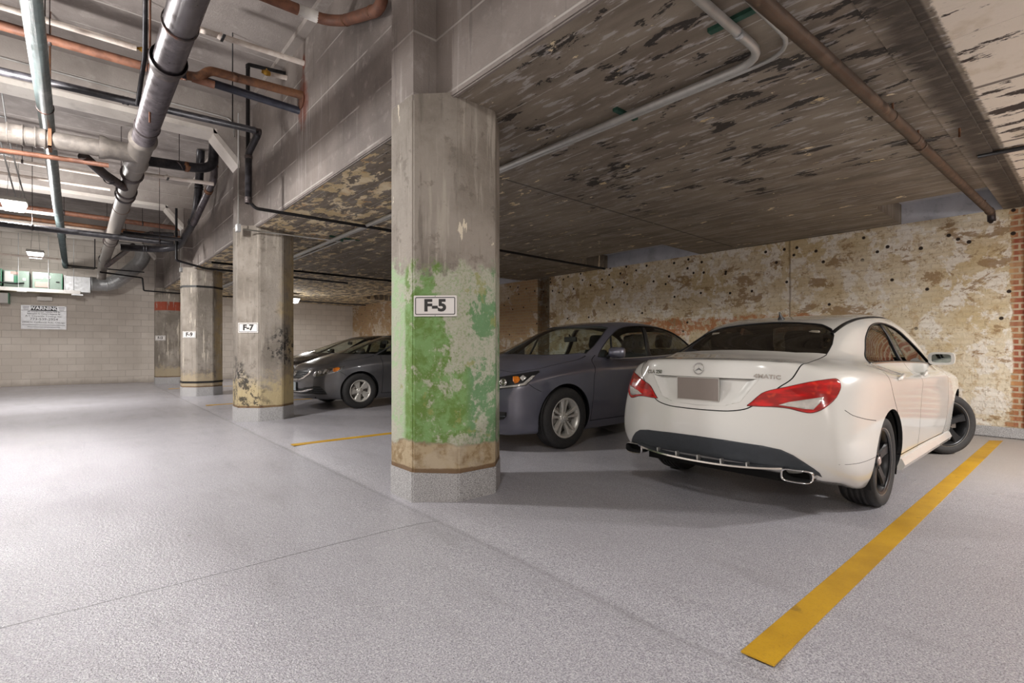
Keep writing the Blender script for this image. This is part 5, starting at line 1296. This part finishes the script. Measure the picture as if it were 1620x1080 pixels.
# 4 cross pipes, each along X at its own height
pipe('white insulated water pipe with a valve at its end near the slab',[(-4.5,7.17,4.50),(.52,7.14,4.50)],.031,M['white'],name='water_pipe')
t=pipe('white water pipe with black lever valve running into the girder',[(1.0,6.29,4.50),(2.1,6.29,4.53)],.030,M['white'],name='water_pipe',joints=[((1.03,6.29,4.50),Xd,.05,False)],jm=M['white'])
def valve(parent,x,y,z,d=1,body=None,lever=True):
    b=bmesh.new(); tube(b,[(x-.06,y,z),(x-.03,y,z),(x,y,z),(x+.03,y,z),(x+.06,y,z)],[.018,.030,.036,.030,.018],12); tube(b,[(x,y,z),(x,y,z+.05)],.010,8); v=obj('valve_body',b,body or M['brass'],parent)
    if lever:
        b=bmesh.new(); box(b,x-.01,x+.02,y-.16,y+.005,z-.052,z-.042); bmesh.ops.bevel(b,geom=b.edges[:],offset=.004,segments=1,affect='EDGES'); obj('valve_lever',b,M['black'],v)
valve(t,.90,6.29,4.49); valve(t,1.2,6.29,4.50,body=M['white'])
t=pipe('short thin pipe with a brass ball valve beside the big drain',[(.52,7.14,4.50),(.80,7.14,4.50)],.014,M['brass'],name='valve_pipe'); valve(t,.60,7.14,4.50)
pipe('rust coloured copper pipe crossing the aisle to an elbow by the big drain',[(-4.5,6.92,4.20),(.74,6.88,4.20),(.95,6.80,4.19)],.046,M['rust'],name='copper_pipe',hang=[(-.2,6.9,4.20)])
t=pipe('rust coloured pipe with offset bend entering the stained hole in the girder',[(.90,6.42,4.03),(1.02,6.40,4.04),(1.10,6.36,4.13),(2.10,6.33,4.16)],.047,M['rust2'],bend=.06,name='copper_pipe',joints=[((1.35,6.352,4.138),Xd,.05,False)])
b=bmesh.new(); tube(b,[(.95,6.42,4.02),(1.16,6.41,4.01)],.042,14); obj('capped_stub',b,M['rust'],t)
pipe('dark blue-black pipe just below the rust coloured pipe at the girder',[(.62,6.46,4.06),(2.1,6.46,4.02)],.044,M['navy'],name='dark_pipe')
pipe('long black sprinkler pipe crossing the aisle ending in an elbow at the girder',[(-4.5,6.86,3.66),(1.66,6.76,3.76)],.038,M['pblack'],name='sprinkler_pipe',joints=[((-.95,6.82,3.72),Xd,.07),((.40,6.79,3.74),Xd,.06)],jm=M['pblack'])
# vertical black drop on the girder with its elbows
t=pipe('black vertical pipe drop with thick lower sleeve beside the F-7 column',[(1.66,6.76,3.76),(1.70,6.80,3.74),(1.64,7.0,3.55),(1.64,7.0,2.95)],.040,M['pblack'],bend=.05,name='pipe_drop',joints=[((1.68,6.78,3.76),(1,.2,0),.09),((1.64,7.0,3.50),(0,0,1),.04),((1.64,7.0,2.96),(0,0,1),.08)],jm=M['hub'])
pipe('thin black pipe rising to the slab and turning into the girder',[(1.64,7.03,3.50),(1.64,7.03,4.67),(2.12,7.0,4.70)],.024,M['black'],bend=.03,name='riser_pipe',joints=[((1.64,7.03,4.64),(0,0,1),.05)],jm=M['black'])
t=pipe('short white capped stub under the riser pipe at the girder',[(1.88,6.95,4.60),(2.10,6.95,4.62)],.028,M['white'],name='pipe_stub'); valve(t,1.84,6.95,4.60,lever=False)
pipe('thin vertical black rod pipe left of the big dark drain pipe',[(.50,5.9,ZA),(.50,6.0,3.9),(.50,6.75,3.72)],.021,M['pblack'],name='riser_pipe')
pipe('thin red-brown pipe beside the vertical black pipe at the big drain',[(.54,5.95,ZA),(.545,6.05,3.3)],.009,M['rust'],name='thin_pipe')
# conduit and pipes beyond the first beam
pipe('thin steel conduit clipped along the beam ending in a bend at the girder',[(-4.5,8.60,4.62),(1.74,8.60,4.56),(1.80,8.60,4.50),(1.82,8.60,4.3)],.011,M['conduit'],bend=.05,name='conduit',n=8)
t=pipe('large dark drain elbow turning up against the girder behind the first beam',[(.70,9.62,3.98),(1.55,9.64,4.04),(1.72,9.64,4.12),(1.76,9.64,4.85)],.075,M['pblack'],bend=.16,name='drain_elbow',joints=[((1.35,9.63,4.02),Xd,.05,False)],jm=M['rust2'],hang=[(1.25,9.63,4.02)])
t=pipe('pale water pipe with a small valve under the dark drain elbow',[(.72,9.95,3.86),(1.78,9.90,3.90)],.030,M['white'],name='water_pipe'); valve(t,1.12,9.93,3.88,body=M['white'])
pipe('dark wye branch rising diagonally into the big drain',[(.06,7.86,3.38),(.27,8.15,3.28),(.53,9.2,3.42)],.056,M['hub'],name='drain_branch',joints=[((.33,8.45,3.31),(.26,1.05,.14),.08)],jm=M['pblack'])
LX=[(-4.5,12.1,4.30,.52,12.1,4.30,.030,'white','upper pale pipe crossing behind the branch drain',(-.7,)),(-4.5,13.1,4.28,.52,13.0,4.28,.026,'white','second pale pipe crossing just below the upper one',()),
 (-4.5,13.65,3.74,-.20,13.6,3.76,.030,'white','pale pipe running right behind the nearer hanging lamp',()),(-4.5,14.9,4.12,2.1,14.95,4.06,.055,'rust','broad rust coloured pipe crossing the aisle high up behind the lamps',(-.2,1.2)),
 (-4.5,15.25,3.95,2.1,15.3,3.90,.045,'rust2','lower brown pipe next to the broad rust coloured one',(.9,)),(-4.5,15.6,3.88,.5,15.6,3.90,.030,'white','pale pipe crossing below the rust coloured pipes',()),
 (-4.5,12.6,3.29,1.54,12.65,3.29,.051,'pblack','black drain pipe crossing in front of the block wall',(-.6,1.3)),(-1.3,14.2,3.66,-4.5,14.2,3.72,.045,'green','greenish pipe end at the left edge of the picture',()),
 (-4.5,18.35,3.52,-.3,18.35,3.50,.026,'white','thin pale conduit behind the farther hanging lamp',()),(-.2,19.6,3.50,1.6,19.3,3.44,.018,'black','thin black pipe running along the block wall',()),
 (.72,15.9,3.72,2.05,15.9,3.70,.034,'conduit','steel pipe crossing beside the black drain bends',()),(.72,12.9,3.44,1.70,12.85,3.42,.038,'pblack','short black pipe between the drain and the bend',())]
for x0,y0,z0,x1,y1,z1,r,m_,lab,hx in LX:
    tt=pipe(lab,[(x0,y0,z0),(x1,y1,z1)],r,M[m_],name='cross_pipe',n=14)
    for x in hx:
        f=(x-x0)/(x1-x0); z=z0+(z1-z0)*f; y=y0+(y1-y0)*f; loop(tt,(x,y,z),Xd,r); rod(tt,x,y,z+r,ZA)
t=pipe('black drain pipe with sweeping bend rising beside the girder',[(.72,13.7,3.26),(1.45,13.7,3.30),(1.74,13.4,3.36),(1.80,12.2,3.62),(1.80,11.6,3.85),(1.80,11.3,4.5),(1.80,11.2,4.86)],.070,M['pblack'],bend=.22,name='drain_bend',joints=[((1.15,13.7,3.285),Xd,.07),((1.795,12.1,3.66),(0,-.9,.3),.09),((1.80,11.4,4.2),(0,-.2,1),.08)],jm=M['pblack'])
pipe('grey iron offset pipe leaning against the girder above the black bend',[(1.80,12.0,3.62),(1.86,10.6,4.05),(1.88,10.45,4.15),(1.88,10.4,4.6)],.060,M['cast'],bend=.08,name='offset_pipe',joints=[((1.855,10.75,4.0),(.04,-1,.3),.10),((1.88,10.42,4.4),(0,0,1),.10)],jm=M['rust2'])
t=pipe('black pipe with double offset crossing behind the big drain',[(.70,14.0,3.58),(1.0,14.05,3.56),(1.25,14.1,3.70),(1.72,14.1,3.74)],.045,M['pblack'],bend=.08,name='offset_pipe',joints=[((1.05,14.06,3.58),(1,0,.2),.07),((1.3,14.1,3.71),(1,0,.1),.07)],jm=M['hub'])
pipe('black diagonal pipe dropping behind the far end of the big drain',[(.62,17.2,3.28),(1.02,14.9,3.52)],.055,M['hub'],name='drain_branch')
t=pipe('thin black pipe dropping down beside the third column beam',[(1.66,13.2,4.15),(1.66,13.2,3.02),(2.2,13.2,2.90),(5.5,13.2,2.84)],.024,M['black'],bend=.04,name='sprinkler_drop',joints=[((1.66,13.2,3.6),(0,0,1),.06)],jm=M['black'])
pipe('thin black pipe looping down to the far column top',[(-.1,19.3,3.42),(.42,19.3,3.42),(.42,19.3,4.6)],.014,M['black'],bend=.03,name='thin_pipe',n=8)
pipe('black pipe loop by the far column under the duct bend',[(.52,18.9,3.30),(1.52,18.9,3.22),(1.55,18.9,2.84),(2.4,18.9,2.82),(8.6,18.9,2.78)],.022,M['black'],bend=.04,name='sprinkler_drop',n=10)
pipe('rust coloured pipe with white tape bending down across the top of the girder',[(.9,5.08,4.36),(1.86,5.06,4.36),(1.98,4.86,4.30),(1.98,4.12,4.03),(1.98,4.02,4.06),(1.98,4.00,4.5),(1.98,4.0,4.86)],.050,M['rust'],bend=.10,name='copper_pipe',joints=[((1.98,4.78,4.27),(0,-1,-.35),.03,False),((1.98,4.22,4.07),(0,-1,-.35),.03,False)],jm=M['rust2'])
b=bmesh.new(); tube(b,[(1.62,5.06,4.36),(1.80,5.06,4.36)],.053,14); o=obj('pipe_tape',b,M['wpaint']); tag(o,'torn white tape wrapped on the rust coloured pipe at the girder top','tape')
# hanging rods and slack wires seen against the slab
for x,y,z,lab,m_ in ((1.42,6.8,3.80,'thin black rod hanging in front of the girder','black'),(-.05,5.9,4.28,'thin rusty rod hanging left of the big drain pipe','hub')):
    b=bmesh.new(); tube(b,[(x,y,z),(x,y,ZA)],.007,6); o=obj('threaded_rod',b,M[m_]); tag(o,lab,'rod')
# strut channel hanging at the left, two pale legs
t=thing('channel_hanger','pair of thin pale channels hanging from the slab at the left edge','bracket',(0,0,0))
for dx in (0,.09):
    b=bmesh.new(); tube(b,[(-.88+dx,9.6,ZA),(-.78+dx,9.6,3.93),(-.62+dx,9.6,3.15)],.010,6); obj('channel_leg',b,M['galv'],t)
for z,dx in ((4.2,0),(3.7,.05)):
    b=bmesh.new(); tube(b,[(-.84+dx,9.6,z),(-.70+dx,9.6,z)],.008,6); obj('channel_rung',b,M['galv'],t)
# ============================================================ bay ceiling services
zb=lambda x,o=.03: zc(x)-o
t=pipe('steel conduit along the bay ceiling bending toward the girder',[(2.1,1.37,zb(2.1,.045)),(3.20,1.37,zb(3.2,.045)),(3.20,8.4,zb(3.2,.045)),(3.20,19.8,zb(3.2,.045))],.026,M['conduit'],bend=.20,name='conduit',group=None,joints=[((3.20,3.75,zb(3.2,.045)),Yd,.06,False),((2.85,1.37,zb(3.2,.045)),Xd,.04,False)],jm=M['galv'])
b=bmesh.new(); box(b,3.10,3.36,2.42,2.462,zb(3.2,.022),zb(3.2,-.01)); obj('strut_channel',b,M['greenm'],t); b=bmesh.new(); box(b,2.74,2.782,1.15,1.50,zb(2.8,.022),zb(2.8,-.01)); obj('strut_channel',b,M['greenm'],t)
pipe('thinner steel conduit beside the larger one on the bay ceiling',[(2.1,1.22,zb(2.1,.03)),(3.28,1.22,zb(3.2,.03)),(3.28,4.2,zb(3.2,.03)),(3.28,19.8,zb(3.2,.03))],.014,M['conduit'],bend=.24,name='conduit',joints=[((3.28,1.75,zb(3.2,.03)),Yd,.05,False)],jm=M['galv'],n=10)
pipe('third conduit running close beside the other two beyond the green column',[(3.50,8.1,zb(3.5,.03)),(3.36,8.35,zb(3.4,.03)),(3.36,19.8,zb(3.4,.03))],.014,M['conduit'],bend=.1,name='conduit',n=10)
b=bmesh.new(); box(b,3.12,3.62,8.18,8.222,zb(3.4,.02),zb(3.4,-.01)); box(b,3.3,3.34,8.19,8.21,zb(3.4,.07),zb(3.4,.0)); o=obj('strut_channel',b,M['greenm']); tag(o,'dark strut channel holding the conduits beyond the green column','bracket')
# box and small conduits on the F-7 column head
t=thing('junction_box','grey square junction box on top of the mould stained column','box',(1.865,8.44,2.90)); obj('box_body',bx(-.055,.0,-.06,.06,-.055,.055,bevel=.006),M['galv'],t)
b=bmesh.new(); tube(b,[(-.03,-.02,.05),(-.03,-.02,1.7)],.010,8); obj('box_conduit',b,M['conduit'],t)
pipe('thin conduit from the junction box across to the ceiling conduits',[(1.88,8.36,2.875),(3.3,8.3,zb(3.3,.05))],.011,M['conduit'],name='conduit',n=8)
t=thing('junction_box','grey junction box on the fascia above the F-9 column','box',(1.885,14.04,2.93)); obj('box_body',bx(-.055,.0,-.06,.06,-.05,.05,bevel=.006),M['galv'],t)
b=bmesh.new(); tube(b,[(-.03,0,.04),(-.03,0,1.3)],.010,8); obj('box_conduit',b,M['conduit'],t)
pipe('thin black sprinkler pipe crossing the bay ceiling from the girder drop to the pocket',[(1.64,7.0,2.96),(1.72,7.0,2.875),(3.5,7.0,2.87),(7.45,6.98,2.80),(8.5,6.96,2.79)],.021,M['black'],bend=.04,name='sprinkler_pipe',joints=[((3.4,7.0,2.87),Xd,.05),((8.47,6.96,2.79),Xd,.06)],jm=M['black'])
t=pipe('second thin black pipe crossing the bay ceiling farther back',[(2.1,11.9,2.86),(8.7,11.8,2.78)],.024,M['black'],name='sprinkler_pipe',joints=[((4.4,11.87,2.83),Xd,.06),((6.0,11.84,2.81),Xd,.05)],jm=M['black']); rod(t,3.9,11.87,2.84,zc(3.9)); rod(t,6.6,11.83,2.80,zc(6.6))
t=pipe('brown pipe crossing the bay ceiling diagonally above the white car',[(2.08,1.14,2.83),(5.0,1.04,2.81),(5.35,1.03,2.79),(8.45,.96,2.76)],.040,M['brownp'],bend=.05,name='ceiling_pipe',joints=[((4.55,1.055,2.815),Xd,.02,False),((5.18,1.035,2.80),Xd,.10),((5.32,1.03,2.79),Xd,.05,False),((8.35,.962,2.76),Xd,.06)],jm=M['brownp'])
for x in (4.56,5.25,8.15):
    rod(t,x,1.04-.02*(x-5),2.85,zc(x),.008,M['rust2'])
b=bmesh.new(); tube(b,[(8.40,.96,2.76),(8.47,.96,2.74),(8.49,.96,2.66)],.040,12); obj('pipe_elbow',b,M['hub'],t)
pipe('short dark pipe at the right edge of the ceiling',[(6.25,.80,2.86),(6.30,.2,2.86),(6.3,-2.5,2.86)],.020,M['black'],name='ceiling_pipe',n=10)
for x,y,lab in ((5.4,.80,'small rusty hanger hook above the white car'),(4.55,8.3,'small dark hook on the bay ceiling left of the conduits')):
    b=bmesh.new(); tube(b,[(x,y,zc(x)),(x,y,zc(x)-.09)],.008,6); o=obj('ceiling_hook',b,M['rust2']); tag(o,lab,'hook')
# brackets in the pockets
# ============================================================ block wall equipment
t=thing('duct_bend','round galvanised duct bending up from the boxes on the block wall','duct',(0,0,0))
P=fillet([(.32,19.75,3.03),(.80,19.75,3.03),(1.22,19.75,3.42),(1.60,19.75,3.88),(1.60,19.75,4.86)],.22,6); b=bmesh.new(); tube(b,P,.205,28); obj('duct_pipe',b,M['galv'],t)
for q in ((.36,3.03,1,0),(.72,3.03,1,0),(.86,3.10,1,.6),(1.0,3.22,1,1),(1.42,3.66,1,1.1)):
    b=bmesh.new(); d=Vector((q[2],0,q[3])).normalized(); p=Vector((q[0],19.75,q[1])); tube(b,[p-d*.012,p,p+d*.012],[.207,.214,.207],28,False); obj('duct_seam',b,M['galv'],t)
t=thing('air_unit','row of grey-green air handling boxes on a board shelf, white sign below','unit',(0,20.2,0)); t['label']='grey-green ventilation unit box with round D badge on the block wall shelf'
def ubox(parent,nm,x0,x1,z0,z1,y0,y1,mat): return obj(nm,bx(x0,x1,y0,y1,z0,z1,bevel=.008),mat,parent)
ubox(t,'casing',-.94,-.30,2.80,3.27,-.42,.30,M['unit'])
ubox(t,'label_sheet',-.90,-.72,3.07,3.24,-.432,-.42,M['labelw']); ubox(t,'label_sheet',-.88,-.58,2.84,2.99,-.432,-.42,M['labelr'])
b=bmesh.new(); tube(b,[(-.60,-.436,3.14),(-.60,-.42,3.14)],.052,20); obj('badge_disc',b,M['labelw'],t)
m=text_mesh('D',.07,.001,.001); xf(m,Matrix.Translation((-.60,-.438,3.14))@Matrix.Rotation(R(90),4,'X')); obj('badge_letter',m,simple('maroon_ink',0x7a3048,.5),t)
ubox(t,'handle',-.44,-.36,3.00,3.03,-.44,-.42,M['black']); ubox(t,'edge_trim',-.315,-.295,2.80,3.27,-.43,.28,M['unitg'])
t=thing('air_unit','open ventilation box with white papers left of the D badge box','unit',(0,20.2,0)); ubox(t,'casing',-1.52,-1.00,2.80,3.27,-.40,.30,M['unit']); ubox(t,'label_sheet',-1.50,-1.32,2.95,3.24,-.412,-.40,M['labelw']); ubox(t,'label_sheet',-1.38,-1.22,3.16,3.24,-.414,-.40,M['labelr']); ubox(t,'green_panel',-1.31,-1.22,2.90,3.12,-.408,-.40,M['unitg']); ubox(t,'switch_plate',-1.14,-1.07,3.0,3.07,-.412,-.40,M['labelw'])
b=bmesh.new(); tube(b,fillet([(-1.9,-.45,2.93),(-1.3,-.45,2.90),(-1.1,-.45,2.93)],.1),.02,8); obj('cable_bundle',b,M['black'],t)
t=thing('air_unit','pale ventilation box cut by the left edge of the picture','unit',(0,20.2,0)); ubox(t,'casing',-2.2,-1.56,2.84,3.30,-.40,.30,M['unit']); ubox(t,'edge_trim',-1.575,-1.55,2.84,3.30,-.405,.28,M['unitg'])
t=thing('duct_box','plain silver duct box joining the round duct','duct',(0,20.2,0)); ubox(t,'casing',-.24,.33,2.76,3.22,-.42,.25,M['galv']); 
b=bmesh.new(); box(b,-.26,-.235,-.43,.26,2.76,3.24); obj('flange',b,M['galv'],t)
t=thing('equipment_shelf','long pale board shelf carrying the ventilation boxes','shelf',(0,20.2,0)); b=bmesh.new(); box(b,-3.2,.10,-.46,.35,2.72,2.765); obj('board',b,M['wood'],t); b=bmesh.new(); box(b,-3.2,.10,-.475,-.46,2.70,2.80); obj('edge_strip',b,M['wpaint'],t)
b=bmesh.new(); box(b,-.10,.16,-.47,-.40,2.66,2.70); obj('shelf_bracket',b,M['galv'],t); b=bmesh.new(); box(b,-1.25,-1.05,-.47,-.40,2.68,2.71); obj('shelf_bracket',b,M['galv'],t)
for x in (-1.22,-.60,-.05): b=bmesh.new(); tube(b,[(x,-.46,2.70),(x,-.46,4.87)],.008,6); obj('hanger_rod',b,M['galv'],t)
t=thing('control_box','small box with teal side under the shelf at the left edge','box',(0,20.3,0)); ubox(t,'casing',-1.95,-1.45,2.38,2.66,-.18,.28,M['labelw']); ubox(t,'side_panel',-1.455,-1.435,2.37,2.67,-.18,.28,M['unitg'])
t=thing('emergency_light','small white box lamp under the shelf above the warning sign','lamp',(-.70,20.5,2.57)); obj('case',bx(-.17,.17,-.08,.08,-.06,.06,bevel=.01),M['wpaint'],t)
# warning sign
t=thing('warning_sign','silver towing warning sign with a phone number on the block wall','sign',(-.72,20.585,2.02)); W_,H_=1.0,.70
obj('sign_panel',bx(-W_/2,W_/2,-.006,.01,-H_/2,H_/2,bevel=.002),M['silver'],t)
obj('title_band',bx(-.29,.29,-.009,-.004,.20,.335),M['signk'],t)
b=bmesh.new(); box(b,-.49,.49,-.008,-.005,.192,.200); obj('divider_line',b,M['signk'],t)
RXs=Matrix.Rotation(R(90),4,'X')
def sline(txt,size,x,z,mat,bold=.0,sx=1,al='CENTER',y=-.0105):
    m=text_mesh(txt,size,bold,.0005,align=al,sx=sx); xf(m,Matrix.Translation((x,y,z))@RXs); return obj('sign_lettering',m,mat,t)
sline('WARNING',.135,0,.268,M['silver'],.004,1.0)
def sbar(x0,x1,z,h=.012):   # a line of print too small to read
    bm=bmesh.new(); box(bm,x0,x1,-.0115,-.008,z-h/2,z+h/2); obj('fine_print',bm,M['hub'],t)
for s in (-1,1):
    for k in range(3): sbar(s*.39-.075+.01*k,s*.39+.075-.01*k,.31-.042*k)
sline('All Unauthorized Vehicles Will Be',.052,0,.165,M['signk'],.001); sline('Relocated At Owner\'s Expense By',.052,0,.105,M['signk'],.001)
sline('A-1 Citywide Towing, Inc.',.070,0,.035,M['signk'],.0,1.1); sline('773-539-2954',.095,0,-.055,M['signk'],.0,1.15)
sline('2954 N. California Ave., Chicago',.066,0,-.145,M['signk'],0,1.08); sbar(-.47,.47,-.225,.010); sbar(-.36,.36,-.285,.010)
# stained sleeves where pipes enter the girder
b=bmesh.new(); tube(b,[(XF-.012,6.36,4.11),(XF+.01,6.36,4.11)],.10,14); o=obj('rust_patch',b,M['rust']); tag(o,'rusty ragged sleeve where two pipes enter the girder','sleeve')
